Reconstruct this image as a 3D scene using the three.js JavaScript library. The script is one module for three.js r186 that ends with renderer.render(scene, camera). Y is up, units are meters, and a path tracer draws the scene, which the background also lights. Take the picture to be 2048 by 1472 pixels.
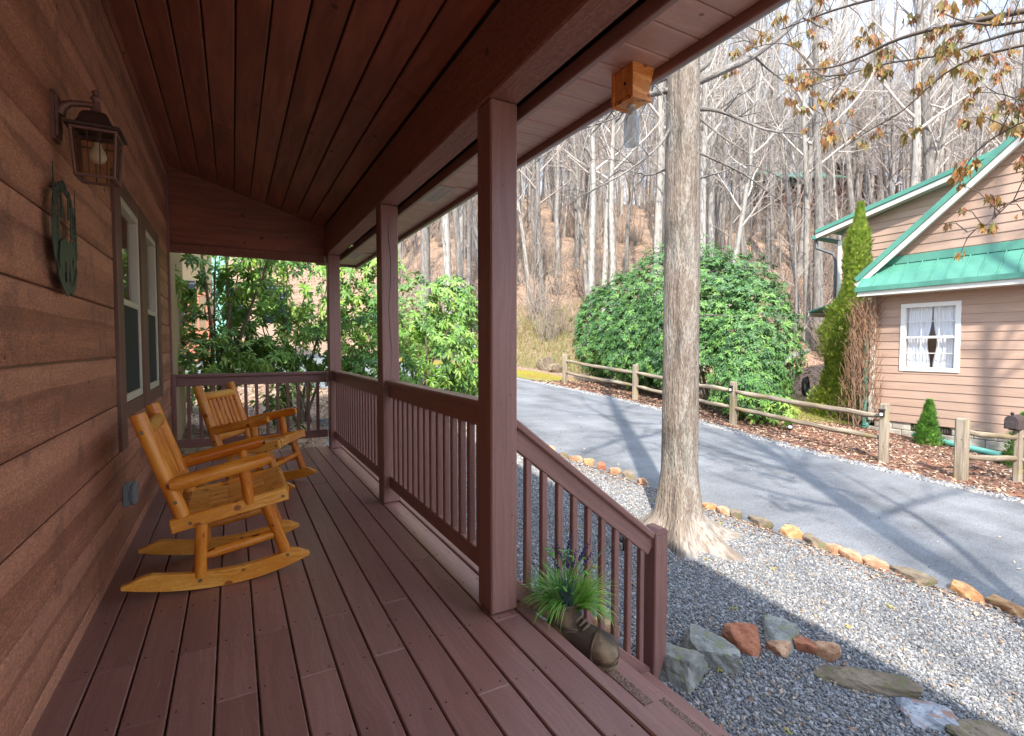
import * as THREE from 'three';
import { mergeGeometries, mergeVertices, toCreasedNormals } from 'three/addons/utils/BufferGeometryUtils.js';

// ---------- camera, sky, sun, exposure ----------
const scene = new THREE.Scene();
const YAW = 28.75 * Math.PI / 180, PITCH = 2.42 * Math.PI / 180, FOC = 1018, EYE = new THREE.Vector3(0, 1.2, 0);
const camera = new THREE.PerspectiveCamera(2 * Math.atan(736 / FOC) * 180 / Math.PI, 2048 / 1472, 0.05, 400);
camera.position.copy(EYE);
const FWD = new THREE.Vector3(Math.sin(YAW) * Math.cos(PITCH), -Math.sin(PITCH), -Math.cos(YAW) * Math.cos(PITCH));
const RGT = new THREE.Vector3(Math.cos(YAW), 0, Math.sin(YAW)), UPV = RGT.clone().cross(FWD);
camera.lookAt(EYE.clone().add(FWD));
scene.add(camera);
const renderer = new THREE.WebGLRenderer({ antialias: true });
renderer.toneMapping = THREE.LinearToneMapping;
renderer.toneMappingExposure = 5.2;
renderer.shadowMap.enabled = true;

const SUN = new THREE.Vector3(-0.452, 0.742, 0.618).normalize();
const sun = new THREE.DirectionalLight(new THREE.Color(1.0, 0.95, 0.87), 2.05);
sun.position.copy(SUN).multiplyScalar(80).add(new THREE.Vector3(8, 0, -10));
sun.target.position.set(8, 0, -10);
sun.castShadow = true; sun.shadow.radius = 2.2;
sun.shadow.mapSize.set(4096, 4096);
Object.assign(sun.shadow.camera, { left: -50, right: 50, top: 50, bottom: -50, near: 1, far: 220 });
scene.add(sun, sun.target);

// ---------- noise and random ----------
function rng(seed) { let a = seed >>> 0; return () => { a = (a + 0x6D2B79F5) | 0; let t = Math.imul(a ^ (a >>> 15), 1 | a); t = (t + Math.imul(t ^ (t >>> 7), 61 | t)) ^ t; return ((t ^ (t >>> 14)) >>> 0) / 4294967296; }; }
function h2(x, y, s) { let n = Math.imul(x, 374761393) + Math.imul(y, 668265263) + Math.imul(s, 1442695041); n = Math.imul(n ^ (n >>> 13), 1274126177); return ((n ^ (n >>> 16)) >>> 0) / 4294967296; }
function vn(x, y, px, py, s) {                       // value noise, periodic in px, py cells
  const xi = Math.floor(x), yi = Math.floor(y), fx = x - xi, fy = y - yi;
  const u = fx * fx * (3 - 2 * fx), v = fy * fy * (3 - 2 * fy), m = (a, p) => ((a % p) + p) % p;
  const x0 = m(xi, px), x1 = m(xi + 1, px), y0 = m(yi, py), y1 = m(yi + 1, py);
  const a = h2(x0, y0, s), b = h2(x1, y0, s), c = h2(x0, y1, s), d = h2(x1, y1, s);
  return a + (b - a) * u + (c - a) * v + (a - b - c + d) * u * v;
}
function fb(u, v, cx, cy, s, oct = 4, gain = 0.5) { let t = 0, w = 1, n = 0; for (let i = 0; i < oct; i++) { t += w * vn(u * cx, v * cy, cx, cy, s + i * 17); n += w; w *= gain; cx *= 2; cy *= 2; } return t / n; }
const N2 = (x, z, s = 7) => { let t = 0, w = 1, n = 0; for (let i = 0; i < 4; i++) { t += w * vn(x, z, 4096, 4096, s + i); n += w; w *= 0.5; x *= 2; z *= 2; } return t / n; };
const h3 = (x, y, z, s) => h2(x + z * 131, y - z * 57, s);
function n3(x, y, z, s) {
  const xi = Math.floor(x), yi = Math.floor(y), zi = Math.floor(z); let fx = x - xi, fy = y - yi, fz = z - zi;
  fx = fx * fx * (3 - 2 * fx); fy = fy * fy * (3 - 2 * fy); fz = fz * fz * (3 - 2 * fz);
  const L = (a, b, t) => a + (b - a) * t, c = (i, j, k) => h3(xi + i, yi + j, zi + k, s);
  return L(L(L(c(0, 0, 0), c(1, 0, 0), fx), L(c(0, 1, 0), c(1, 1, 0), fx), fy), L(L(c(0, 0, 1), c(1, 0, 1), fx), L(c(0, 1, 1), c(1, 1, 1), fx), fy), fz);
}
const f3 = (x, y, z, s, o = 4) => { let t = 0, w = 1, n = 0; for (let i = 0; i < o; i++) { t += w * n3(x, y, z, s + i); n += w; w *= 0.5; x *= 2; y *= 2; z *= 2; } return t / n; };
const sm = (a, b, x) => { const t = Math.min(1, Math.max(0, (x - a) / (b - a))); return t * t * (3 - 2 * t); };
const lerp = (a, b, t) => a + (b - a) * t;
const V = (x, y, z) => new THREE.Vector3(x, y, z);

// ---------- sky: pale blue with thin broken cloud ----------
{
  const W = 1024, H = 512, d = new Float32Array(W * H * 4);
  for (let j = 0; j < H; j++) for (let i = 0; i < W; i++) {
    const el = ((j + 0.5) / H - 0.5) * Math.PI, az = ((i + 0.5) / W - 0.5) * 2 * Math.PI;
    const x = Math.cos(el) * Math.cos(az), y = Math.sin(el), z = Math.cos(el) * Math.sin(az);
    const t = sm(-0.02, 0.9, y);
    let r = lerp(0.225, 0.165, t), g = lerp(0.275, 0.235, t), b = lerp(0.345, 0.36, t);
    const k = 1.4 / (Math.abs(y) + 0.25), c = sm(0.47, 0.76, f3(x * k * 1.3 + 9, y * 1.5, z * k * 1.3 + 4, 31, 5));
    r = lerp(r, 0.46, c * 0.85); g = lerp(g, 0.46, c * 0.85); b = lerp(b, 0.465, c * 0.85);
    const hz = lerp(0.74, 1.8, Math.pow((x * SUN.x + y * SUN.y + z * SUN.z + 1) / 2, 1.6)); r *= hz; g *= hz; b *= hz;      // hazy air is brighter toward the sun
    if (y < 0) { const q = sm(0, -0.15, y); r = lerp(r, 0.09, q); g = lerp(g, 0.085, q); b = lerp(b, 0.07, q); }
    const o = (j * W + i) * 4; d[o] = r; d[o + 1] = g; d[o + 2] = b; d[o + 3] = 1;
  }
  const sky = new THREE.DataTexture(d, W, H, THREE.RGBAFormat, THREE.FloatType);
  sky.mapping = THREE.EquirectangularReflectionMapping; sky.magFilter = sky.minFilter = THREE.LinearFilter; sky.needsUpdate = true;
  scene.background = sky; scene.environment = sky;
}

// ---------- places ----------
const ray = (u, v) => FWD.clone().addScaledVector(RGT, (u - 1024) / FOC).addScaledVector(UPV, -(v - 736) / FOC);
const at = (u, v, depth) => EYE.clone().addScaledVector(ray(u, v), depth);        // measured place: pixel of the survey and its distance
const onG = (u, v) => { const d = ray(u, v); return EYE.clone().addScaledVector(d, (-0.7 - 1.2) / (d.y + 0.09 * d.z + 0.06 * d.x)); };
const onX = (u, v, X) => { const d = ray(u, v); return EYE.clone().addScaledVector(d, X / d.x); };
function hillS(x, z) { return (x - 14) * 0.64 - (z + 15.5) * 0.77; }
function groundY(x, z) {
  const px = Math.max(-14, Math.min(26, x)), pz = Math.max(-26, Math.min(12, z));
  let y = -0.7 - 0.09 * pz - 0.06 * px;
  const s = hillS(x, z);
  if (s > 0) {
    const k = 0.56 + 0.10 * sm(10, -20, x) - 0.16 * sm(18, 60, x), e = s < 46 ? s : 46 + (s - 46) * 0.25;
    y += k * e * e / (e + 5) + sm(0, 10, s) * (N2(x * 0.11 + 50, z * 0.11 + 90) - 0.5) * 2.4;
  }
  return y;
}
const gp = (x, z, dy = 0) => V(x, groundY(x, z) + dy, z);

// ---------- scene helpers ----------
const used = {};
function numbered(n) { if (!(n in used)) { used[n] = 0; return n; } return n + '_' + String(++used[n]).padStart(3, '0'); }
function mesh(name, geo, mat, parent) {
  const m = new THREE.Mesh(geo, mat); m.name = parent ? name : numbered(name); m.castShadow = m.receiveShadow = true; (parent || scene).add(m); return m;
}
function tag(o, label, category, group, kind) { o.userData.label = label; o.userData.category = category; if (group) o.userData.group = group; if (kind) o.userData.kind = kind; return o; }
function thing(name, label, category, pos = [0, 0, 0], turn = 0, group) {
  const g = new THREE.Group(); g.name = numbered(name); g.position.set(...pos); g.rotation.y = turn; scene.add(g); return tag(g, label, category, group);
}
function part(name, parent) { const g = new THREE.Group(); g.name = name; parent.add(g); return g; }
function struct(name, geo, mat, label) { const m = mesh(name, geo, mat); m.userData.kind = 'structure'; m.userData.label = label; m.userData.category = name.replace(/_/g, ' '); return m; }
function clone(o, pos, turn, label, scale) {
  const c = o.clone(); c.name = numbered(o.name.replace(/_\d{3}$/, '')); c.position.set(...pos); if (turn !== undefined) c.rotation.y = turn; if (scale) c.scale.setScalar(scale); if (label) c.userData.label = label; scene.add(c); return c;
}

// chamfered box, uv in metres with u along the longer side; 44 triangles
function cbox(w, h, d, b = 0.004, uo = 0, vo = 0) {
  const H = [w / 2, h / 2, d / 2], D = [w, h, d], P = [], U = [], NN = [];
  b = Math.min(b, w * 0.3, h * 0.3, d * 0.3);
  const pt = (s, ax) => [0, 1, 2].map(i => s[i] * (H[i] - (i === ax ? 0 : b)));
  const tri = (a, c, e, ax) => {
    const A = V(...a), B = V(...c), C = V(...e); let n = B.clone().sub(A).cross(C.clone().sub(A)).normalize(), L = [a, c, e];
    if (n.dot(A.clone().add(B).add(C)) < 0) { n.negate(); L = [a, e, c]; }
    const o = [0, 1, 2].filter(i => i !== ax).sort((i, j) => D[j] - D[i]);
    for (const p of L) { P.push(...p); NN.push(n.x, n.y, n.z); U.push(p[o[0]] + uo, p[o[1]] + vo); }
  };
  const S = [-1, 1];
  for (let ax = 0; ax < 3; ax++) for (const s of S) {
    const [i, j] = [0, 1, 2].filter(k => k !== ax), q = [[-1, -1], [1, -1], [1, 1], [-1, 1]].map(([p, r]) => { const t = []; t[ax] = s; t[i] = p; t[j] = r; return pt(t, ax); });
    tri(q[0], q[1], q[2], ax); tri(q[0], q[2], q[3], ax);
  }
  for (let e = 0; e < 3; e++) for (const s1 of S) for (const s2 of S) {
    const [i, j] = [0, 1, 2].filter(k => k !== e), t = v => { const r = []; r[e] = v; r[i] = s1; r[j] = s2; return r; };
    const a = pt(t(-1), i), c = pt(t(1), i), f = pt(t(1), j), g = pt(t(-1), j);
    tri(a, c, f, i); tri(a, f, g, i);
  }
  for (const x of S) for (const y of S) for (const z of S) tri(pt([x, y, z], 0), pt([x, y, z], 1), pt([x, y, z], 2), 1);
  const g = new THREE.BufferGeometry();
  g.setAttribute('position', new THREE.Float32BufferAttribute(P, 3)); g.setAttribute('normal', new THREE.Float32BufferAttribute(NN, 3)); g.setAttribute('uv', new THREE.Float32BufferAttribute(U, 2));
  return g;
}
const BR = rng(99);
function box(w, h, d, x = 0, y = 0, z = 0, b = 0.004) { return cbox(w, h, d, b, BR() * 5, 0).translate(x, y, z); }
function span(x0, x1, y0, y1, z0, z1, b = 0.004) { return box(x1 - x0, y1 - y0, z1 - z0, (x0 + x1) / 2, (y0 + y1) / 2, (z0 + z1) / 2, b); }
// a bar of section (w across, h high) between two points
function bar(a, b, w, h, bev = 0.004) {
  const d = b.clone().sub(a), L = d.length(), g = cbox(L, h, w, bev, BR() * 5, 0), x = d.normalize(), z = x.clone().cross(V(0, 1, 0));
  if (z.lengthSq() < 1e-6) z.set(0, 0, 1); z.normalize(); const y = z.clone().cross(x);
  g.applyMatrix4(new THREE.Matrix4().makeBasis(x, y, z).setPosition(a.clone().add(b).multiplyScalar(0.5))); return g;
}
// tube through points with radii
function tube(pts, rad, sides = 8, caps = true, uOff = 0) {
  const P = [], NN = [], U = [], I = []; let side = V(0.31, 0.77, 0.55), len = 0;
  for (let i = 0; i < pts.length; i++) {
    const t = pts[Math.min(i + 1, pts.length - 1)].clone().sub(pts[Math.max(i - 1, 0)]).normalize();
    side.addScaledVector(t, -side.dot(t)); if (side.lengthSq() < 1e-5) side.set(t.y, -t.x, 0.01); side.normalize();
    const up = t.clone().cross(side); if (i) len += pts[i].distanceTo(pts[i - 1]);
    for (let k = 0; k <= sides; k++) {
      const a = k / sides * 2 * Math.PI, n = side.clone().multiplyScalar(Math.cos(a)).addScaledVector(up, Math.sin(a));
      P.push(pts[i].x + n.x * rad[i], pts[i].y + n.y * rad[i], pts[i].z + n.z * rad[i]); NN.push(n.x, n.y, n.z); U.push(len + uOff, k / sides * 2 * Math.PI * Math.max(0.01, rad[0]));
    }
  }
  const st = sides + 1;
  for (let i = 0; i + 1 < pts.length; i++) for (let k = 0; k < sides; k++) { const a = i * st + k; I.push(a, a + 1, a + st, a + 1, a + st + 1, a + st); }
  if (caps) for (const e of [0, pts.length - 1]) {
    const c = P.length / 3, q = pts[e], t = pts[e ? e : 0].clone().sub(pts[e ? e - 1 : 1]).normalize(); P.push(q.x, q.y, q.z); NN.push(t.x, t.y, t.z); U.push(0, 0);
    for (let k = 0; k <= sides; k++) { const s = (e * st + k) * 3; P.push(P[s], P[s + 1], P[s + 2]); NN.push(t.x, t.y, t.z); U.push(Math.cos(k / sides * 6.283) * rad[e], Math.sin(k / sides * 6.283) * rad[e]); }
    for (let k = 0; k < sides; k++) e ? I.push(c, c + 1 + k, c + 2 + k) : I.push(c, c + 2 + k, c + 1 + k);
  }
  const g = new THREE.BufferGeometry();
  g.setAttribute('position', new THREE.Float32BufferAttribute(P, 3)); g.setAttribute('normal', new THREE.Float32BufferAttribute(NN, 3)); g.setAttribute('uv', new THREE.Float32BufferAttribute(U, 2)); g.setIndex(I);
  return g;
}
const merge = a => mergeGeometries(a.map(g => g.index ? g.toNonIndexed() : g));
function prism(pts, z0, z1) {                       // outline [x, y] pushed from z0 to z1
  const s = new THREE.Shape(pts.map(p => new THREE.Vector2(...p)));
  return new THREE.ExtrudeGeometry(s, { depth: z1 - z0, bevelEnabled: false }).translate(0, 0, z0);
}

// ---------- textures ----------
function tex(W, H, fn, lenU, lenV, color = true) {
  const d = new Uint8Array(W * H * 4);
  for (let j = 0; j < H; j++) for (let i = 0; i < W; i++) { const c = fn((i + 0.5) / W, (j + 0.5) / H), o = (j * W + i) * 4; for (let k = 0; k < 3; k++) d[o + k] = Math.max(0, Math.min(255, c[k])); d[o + 3] = 255; }
  const t = new THREE.DataTexture(d, W, H); t.wrapS = t.wrapT = THREE.RepeatWrapping; t.magFilter = THREE.LinearFilter; t.minFilter = THREE.LinearMipmapLinearFilter; t.generateMipmaps = true;
  if (color) t.colorSpace = THREE.SRGBColorSpace; t.repeat.set(1 / lenU, 1 / lenV); t.needsUpdate = true; return t;
}
const mix3 = (a, b, t) => [lerp(a[0], b[0], t), lerp(a[1], b[1], t), lerp(a[2], b[2], t)];
// wood: grain along u; knots; colours are sRGB
function wood(seed, { W = 1024, H = 256, L = 2.4, B = 0.5, c0, c1, knots = 6, knotC, grain = 1, streak = 40, rough = 0.6, bump = 0.0012, spots = 0, spotC = [40, 30, 28], scratch = 0, blotch = 0.3, extra, opt = {} }) {
  const R = rng(seed), K = []; for (let i = 0; i < knots; i++) K.push([R(), R(), 0.006 + R() * 0.012]);
  const S = []; for (let i = 0; i < spots; i++) S.push([R(), R(), 0.0014 + R() * 0.003]);
  const C = []; for (let i = 0; i < scratch; i++) C.push([R(), R(), 0.02 + R() * 0.09, (R() - 0.5) * 0.6, 0.3 + R() * 0.7]);
  const hb = new Float32Array(W * H);
  const map = tex(W, H, (u, v) => {
    let warp = (fb(u, v, 6, 4, seed + 3, 3) - 0.5) * 0.16, kn = 0;
    for (const [ku, kv, kr] of K) { let du = u - ku, dv = v - kv; du -= Math.round(du); dv -= Math.round(dv); const x = du * L, y = dv * B, r = Math.hypot(x * 0.6, y); warp += kr * 0.9 * Math.exp(-r * r / (kr * kr * 9)) / B * Math.sign(dv || 1); kn = Math.max(kn, sm(kr * 1.1, kr * 0.55, Math.hypot(x * 0.8, y))); }
    const vv = v + warp, g = fb(u, vv, Math.max(3, Math.round(L * 2.2)), streak, seed, 3, 0.6), f = fb(u, v, Math.round(L * 110), Math.max(40, Math.round(B * 260)), seed + 9, 2), bl = fb(u, v, 5, 3, seed + 21, 4);
    let t = sm(0.25, 0.75, g * 0.75 * grain + (1 - grain) * 0.37 + f * 0.22 + (bl - 0.5) * blotch);
    let c = mix3(c0, c1, t); if (knotC) c = mix3(c, knotC, kn * 0.8);
    let hgt = g * 0.7 + f * 0.3;
    for (const [su, sv, sr] of S) { const x = (u - su) * L, y = (v - sv) * B; if (Math.abs(x) < 0.006 && Math.abs(y) < 0.006) { const k = sm(sr, sr * 0.5, Math.hypot(x, y)); c = mix3(c, spotC, k * 0.85); hgt -= k * 0.6; } }
    for (const [su, sv, sl, sk, sa] of C) { const x = (u - su) * L; if (x > 0 && x < sl) { const y = (v - sv) * B - x * sk - Math.sin(x * 40) * 0.002; const k = sm(0.0022, 0.0004, Math.abs(y)) * sa * (0.4 + 0.6 * f); c = mix3(c, [c[0] + 45, c[1] + 42, c[2] + 40], k); } }
    if (extra) c = extra(u, v, c, f, bl, g);
    hb[Math.min(H - 1, Math.floor(v * H)) * W + Math.min(W - 1, Math.floor(u * W))] = hgt;
    return c;
  }, L, B);
  const bm = tex(W, H, (u, v) => { const h = hb[Math.min(H - 1, Math.floor(v * H)) * W + Math.min(W - 1, Math.floor(u * W))] * 255; return [h, h, h]; }, L, B, false);
  return new THREE.MeshStandardMaterial({ map, bumpMap: bm, bumpScale: bump, roughness: rough, ...opt });
}
const plain = (hex, roughness = 0.7, o = {}) => new THREE.MeshStandardMaterial({ color: hex, roughness, ...o });
// ---------- materials ----------
const M = {};
M.paint = wood(11, { c0: [136, 97, 87], c1: [154, 113, 102], knots: 6, knotC: [116, 80, 73], grain: 0.75, streak: 50, rough: 0.42, bump: 0.0012, spots: 26, blotch: 0.3 });
M.deck = [0, 1, 2].map(i => wood(20 + i, { W: 1024, H: 256, L: 2.2, B: 0.55, c0: [134, 95, 86].map(v => v + i * 4), c1: [154, 112, 101].map(v => v + i * 4), knots: 5, knotC: [112, 84, 80], grain: 0.55, streak: 46, rough: 0.40, bump: 0.0011, spots: 46, scratch: 40, blotch: 0.3 }));
M.siding = [0, 1, 2].map(i => wood(40 + i * 5, { W: 2048, H: 256, L: 5, B: 0.27, c0: [158, 104, 78].map(v => v - i * 3), c1: [190, 131, 101].map(v => v - i * 3), knots: 5, knotC: [100, 62, 48], grain: 0.4, streak: 60, rough: 0.72, bump: 0.002, blotch: 0.75,
  extra: (u, v, c, f, bl, g) => {                                   // paler smooth-planed upper edge of each board, straight lap mark of the stain, damp-dark blotches
    const edge = 0.665 + 0.012 * Math.sin(u * 37 + i), k = sm(edge - 0.01, edge + 0.01, v) * (0.85 + 0.6 * (bl - 0.4));
    c = mix3(c, [205, 145, 114], Math.max(0, Math.min(0.62, k * 0.7)));
    const d = sm(0.56, 0.74, fb(u, v, 7, 3, 333 + i * 7, 4)); c = mix3(c, [122, 76, 58], d * 0.42 * (1 - 0.5 * k));
    const w = sm(0.58, 0.8, fb(u, v, 40, 2, 77 + i, 3)); c = mix3(c, [104, 72, 60], w * 0.35);
    return c.map(x => x * (0.84 + 0.32 * f));
  } }));
for (const m of M.siding) { for (const t of [m.map, m.bumpMap]) t.offset.set(0, 0.5); }
M.ceil = [0, 1, 2].map(i => wood(60 + i * 3, { c0: [124, 69, 50].map(v => v + i * 6), c1: [156, 91, 68].map(v => v + i * 5), knots: 7, knotC: [66, 34, 26], grain: 0.75, streak: 20, rough: 0.55, bump: 0.001, B: 0.6, blotch: 0.6 }));
M.beam = wood(75, { c0: [128, 82, 66], c1: [158, 106, 88], knots: 5, knotC: [74, 46, 40], grain: 0.4, streak: 60, rough: 0.75, bump: 0.004, blotch: 0.3, extra: (u, v, c, f) => c.map(x => x * (0.86 + 0.28 * f)) });
M.soffit = [0, 1].map(i => wood(80 + i, { c0: [178, 136, 120].map(v => v + i * 6), c1: [200, 158, 140].map(v => v + i * 6), knots: 3, knotC: [110, 78, 70], grain: 0.6, streak: 24, rough: 0.5, bump: 0.0006, spots: 10 }));
M.chair = [0, 1].map(i => wood(90 + i, { W: 512, H: 256, L: 0.9, B: 0.3, c0: [222, 138, 42].map(v => v - i * 8), c1: [247, 180, 84].map(v => v - i * 8), knots: 9, knotC: [138, 66, 22], grain: 0.85, streak: 26, rough: 0.3, bump: 0.0005, blotch: 0.5, opt: {} }));
M.chairLog = [0, 1].map(i => wood(95 + i, { W: 512, H: 256, L: 0.9, B: 0.25, c0: [212, 120, 32].map(v => v - i * 10), c1: [241, 160, 62].map(v => v - i * 10), knots: 9, knotC: [118, 50, 18], grain: 0.9, streak: 9, rough: 0.27, bump: 0.0006, blotch: 0.6 }));
M.fence = [0, 1].map(i => wood(100 + i, { L: 2.6, B: 0.35, c0: [108, 94, 78].map(v => v + i * 8), c1: [150, 137, 118].map(v => v + i * 8), knots: 6, knotC: [86, 66, 48], grain: 0.9, streak: 22, rough: 0.9, bump: 0.004, blotch: 0.6, extra: (u, v, c, f, bl) => mix3(c, [134, 118, 60], sm(0.55, 0.75, fb(u, v, 9, 3, 404, 3)) * 0.4) }));
M.dark = plain(0x2b1f1c, 0.8); M.lumber = plain(0xa98f6c, 0.85); M.metalGrey = plain(0x8f979c, 0.35, { metalness: 0.7 });

// soils
const litterTex = tex(1024, 1024, (u, v) => {
  const a = fb(u, v, 90, 90, 501, 3, 0.7), b = fb(u, v, 8, 8, 502, 4), c = vn(u * 190, v * 130, 190, 130, 503);
  let k = mix3([112, 90, 74], [170, 142, 118], sm(0.2, 0.8, a)); k = mix3(k, [184, 152, 126], sm(0.74, 0.92, c) * 0.7); k = mix3(k, [52, 38, 30], sm(0.72, 0.9, fb(u, v, 120, 120, 504, 2)) * 0.6);
  return mix3(k, [98, 94, 58], sm(0.58, 0.72, b) * 0.35);
}, 3.2, 3.2);
const litterBump = tex(512, 512, (u, v) => { const h = fb(u, v, 60, 60, 507, 3, 0.7) * 255; return [h, h, h]; }, 3.2, 3.2, false);
M.litter = new THREE.MeshStandardMaterial({ map: litterTex, bumpMap: litterBump, bumpScale: 0.05, roughness: 1 });
const asphaltBump = tex(512, 512, (u, v) => { const h = vn(u * 170, v * 170, 170, 170, 521) * 255; return [h, h, h]; }, 1.1, 1.1, false);
M.asphalt = new THREE.MeshStandardMaterial({ map: tex(1024, 1024, (u, v) => {
  const a = vn(u * 340, v * 340, 340, 340, 511), s = vn(u * 480, v * 480, 480, 480, 514), b = fb(u, v, 5, 5, 512, 4), d = fb(u, v, 3, 16, 513, 4);
  let g = 108 + (a - 0.5) * 34 + (b - 0.5) * 30 + (d - 0.5) * 22; if (s > 0.93) g += 34; if (s < 0.05) g -= 26;
  const p = sm(0.56, 0.72, fb(u, v, 4, 4, 517, 4)); g -= 9 * p; return [g, g + 1, g + 3];
}, 2.6, 2.6), bumpMap: asphaltBump, bumpScale: 0.004, roughness: 0.88 });
M.gravelBed = new THREE.MeshStandardMaterial({ map: tex(1024, 1024, (u, v) => {
  const q = 120, x = u * q, y = v * q; let best = 9, id = 0; const xi = Math.floor(x), yi = Math.floor(y);
  for (let i = -1; i <= 1; i++) for (let j = -1; j <= 1; j++) { const cx = ((xi + i) % q + q) % q, cy = ((yi + j) % q + q) % q, px = xi + i + h2(cx, cy, 1), py = yi + j + h2(cx, cy, 2), dd = (px - x) ** 2 + (py - y) ** 2; if (dd < best) { best = dd; id = h2(cx, cy, 3); } }
  return mix3([92, 94, 100], [164, 164, 166], id);
}, 2.4, 2.4), roughness: 0.95 });
M.mulch = new THREE.MeshStandardMaterial({ map: tex(1024, 1024, (u, v) => {
  const a = fb(u, v, 70, 110, 531, 3, 0.8), b = fb(u, v, 6, 6, 533, 3), c = vn(u * 60, v * 160, 60, 160, 532);
  let k = mix3([72, 46, 36], [138, 96, 78], sm(0.25, 0.75, a)); k = mix3(k, [188, 158, 138], sm(0.8, 0.95, c) * 0.6); return mix3(k, [150, 94, 64], sm(0.5, 0.7, b) * 0.4);
}, 2.2, 2.2), bumpMap: litterBump, bumpScale: 0.04, roughness: 1 });
M.moss = new THREE.MeshStandardMaterial({ map: tex(512, 512, (u, v) => { const a = fb(u, v, 60, 60, 541, 3, 0.7), b = fb(u, v, 5, 5, 542, 3); return mix3(mix3([92, 92, 34], [150, 140, 58], a), [128, 96, 56], sm(0.55, 0.75, b) * 0.7); }, 2, 2), roughness: 1 });

// ---------- ground ----------
function gridSheet(x0, x1, z0, z1, st, yf, inside) {
  const P = [], U = [], I = [], nx = Math.round((x1 - x0) / st), nz = Math.round((z1 - z0) / st), id = {};
  const vtx = (i, j) => { const k = i * 100000 + j; if (!(k in id)) { id[k] = P.length / 3; const x = x0 + i * st, z = z0 + j * st; P.push(x, yf(x, z), z); U.push(x, z); } return id[k]; };
  for (let i = 0; i < nx; i++) for (let j = 0; j < nz; j++) if (!inside || inside(x0 + (i + 0.5) * st, z0 + (j + 0.5) * st)) { const a = vtx(i, j), b = vtx(i + 1, j), c = vtx(i + 1, j + 1), d = vtx(i, j + 1); I.push(a, d, c, a, c, b); }
  const g = new THREE.BufferGeometry(); g.setAttribute('position', new THREE.Float32BufferAttribute(P, 3)); g.setAttribute('uv', new THREE.Float32BufferAttribute(U, 2)); g.setIndex(I); g.computeVertexNormals(); return g;
}
function polySheet(pts, dy, rough = 0.06, seed = 1, step = 0.25) {        // flat outline [x, z] with uneven edges laid on the ground
  const R = rng(seed), out = [];
  for (let i = 0; i < pts.length; i++) { const a = pts[i], b = pts[(i + 1) % pts.length], L = Math.hypot(b[0] - a[0], b[1] - a[1]), n = Math.max(1, Math.round(L / step)); for (let k = 0; k < n; k++) { const t = k / n; out.push(new THREE.Vector2(lerp(a[0], b[0], t) + (R() - 0.5) * rough * 2, lerp(a[1], b[1], t) + (R() - 0.5) * rough * 2)); } }
  if (THREE.ShapeUtils.isClockWise(out)) out.reverse();
  const F = THREE.ShapeUtils.triangulateShape(out, []), P = [], U = [], I = [];
  for (const p of out) { P.push(p.x, groundY(p.x, p.y) + dy, p.y); U.push(p.x, p.y); } for (const f of F) I.push(f[0], f[2], f[1]);
  const g = new THREE.BufferGeometry(); g.setAttribute('position', new THREE.Float32BufferAttribute(P, 3)); g.setAttribute('uv', new THREE.Float32BufferAttribute(U, 2)); g.setIndex(I); g.computeVertexNormals(); return g;
}
const spline = (pts, n) => new THREE.CatmullRomCurve3(pts.map(p => V(p[0], 0, p[1]))).getPoints(n).map(p => [p.x, p.z]);
struct('ground', gridSheet(-70, 118, -120, 44, 1.0, groundY), M.litter, 'leaf strewn forest floor rising into the wooded hillside');
const roadNear = spline([[7.2, 9], [5.9, 2], [5.25, -1.45], [4.83, -3.0], [4.6, -4.2], [4.3, -5.4], [4.02, -6.9], [3.6, -9], [2.2, -11.6], [-2, -13.6], [-9, -15]], 60);
const roadFar = spline([[12.2, 9], [10.7, 2], [9.76, -2.75], [9.25, -4.9], [9.1, -7], [9.3, -9.8], [8.7, -12.8], [7.4, -16], [3.5, -19], [-3, -20.4], [-9, -21]], 60);
struct('road', polySheet([...roadNear, ...roadFar.reverse()], 0.012, 0.025, 3), M.asphalt, 'grey asphalt lane curving past the porch');
roadFar.reverse();
struct('gravel_yard', polySheet([[1.0, 6], [1.0, -6.9], [1.6, -9.2], ...roadNear.filter(p => p[1] < 6 && p[1] > -9.2).reverse().map(p => [p[0] - 0.02, p[1]])], 0.008, 0.02, 4), M.gravelBed, 'pale grey gravel yard between porch and lane');
struct('gravel_verge', polySheet([...roadFar.filter(p => p[1] > -15 && p[1] < 8), ...roadFar.filter(p => p[1] > -15 && p[1] < 8).reverse().map(p => [p[0] + 0.42, p[1]])], 0.005, 0.12, 5), M.gravelBed, 'narrow gravel verge along the far side of the lane');
struct('mulch_bed', polySheet([...roadFar.filter(p => p[1] > -14.8 && p[1] < 6).map(p => [p[0] + 0.4, p[1]]), [11.0, -14.6], [12.6, -12], [13.0, -9.6], [12.4, -8.2], [14.2, -7.4], [14.9, -6], [14.9, 4]], 0.009, 0.1, 6), M.mulch, 'red brown mulch bed behind the split rail fence');
struct('lawn', polySheet([[12.55, -8.1], [13.1, -9.7], [13.6, -11.8], [15.4, -12.6], [17.3, -11.6], [17.0, -9.3], [14.3, -7.5]], 0.013, 0.15, 7), M.moss, 'mossy yellow green lawn strip beside the tan house');
struct('grass_verge', polySheet([[7.9, -16.3], [9.0, -13.9], [10.6, -15.2], [10.6, -17.0], [7.6, -19.2], [5.2, -19.4], [6.4, -18]], 0.013, 0.12, 8), M.moss, 'yellow moss strip where the lane bends');
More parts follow.
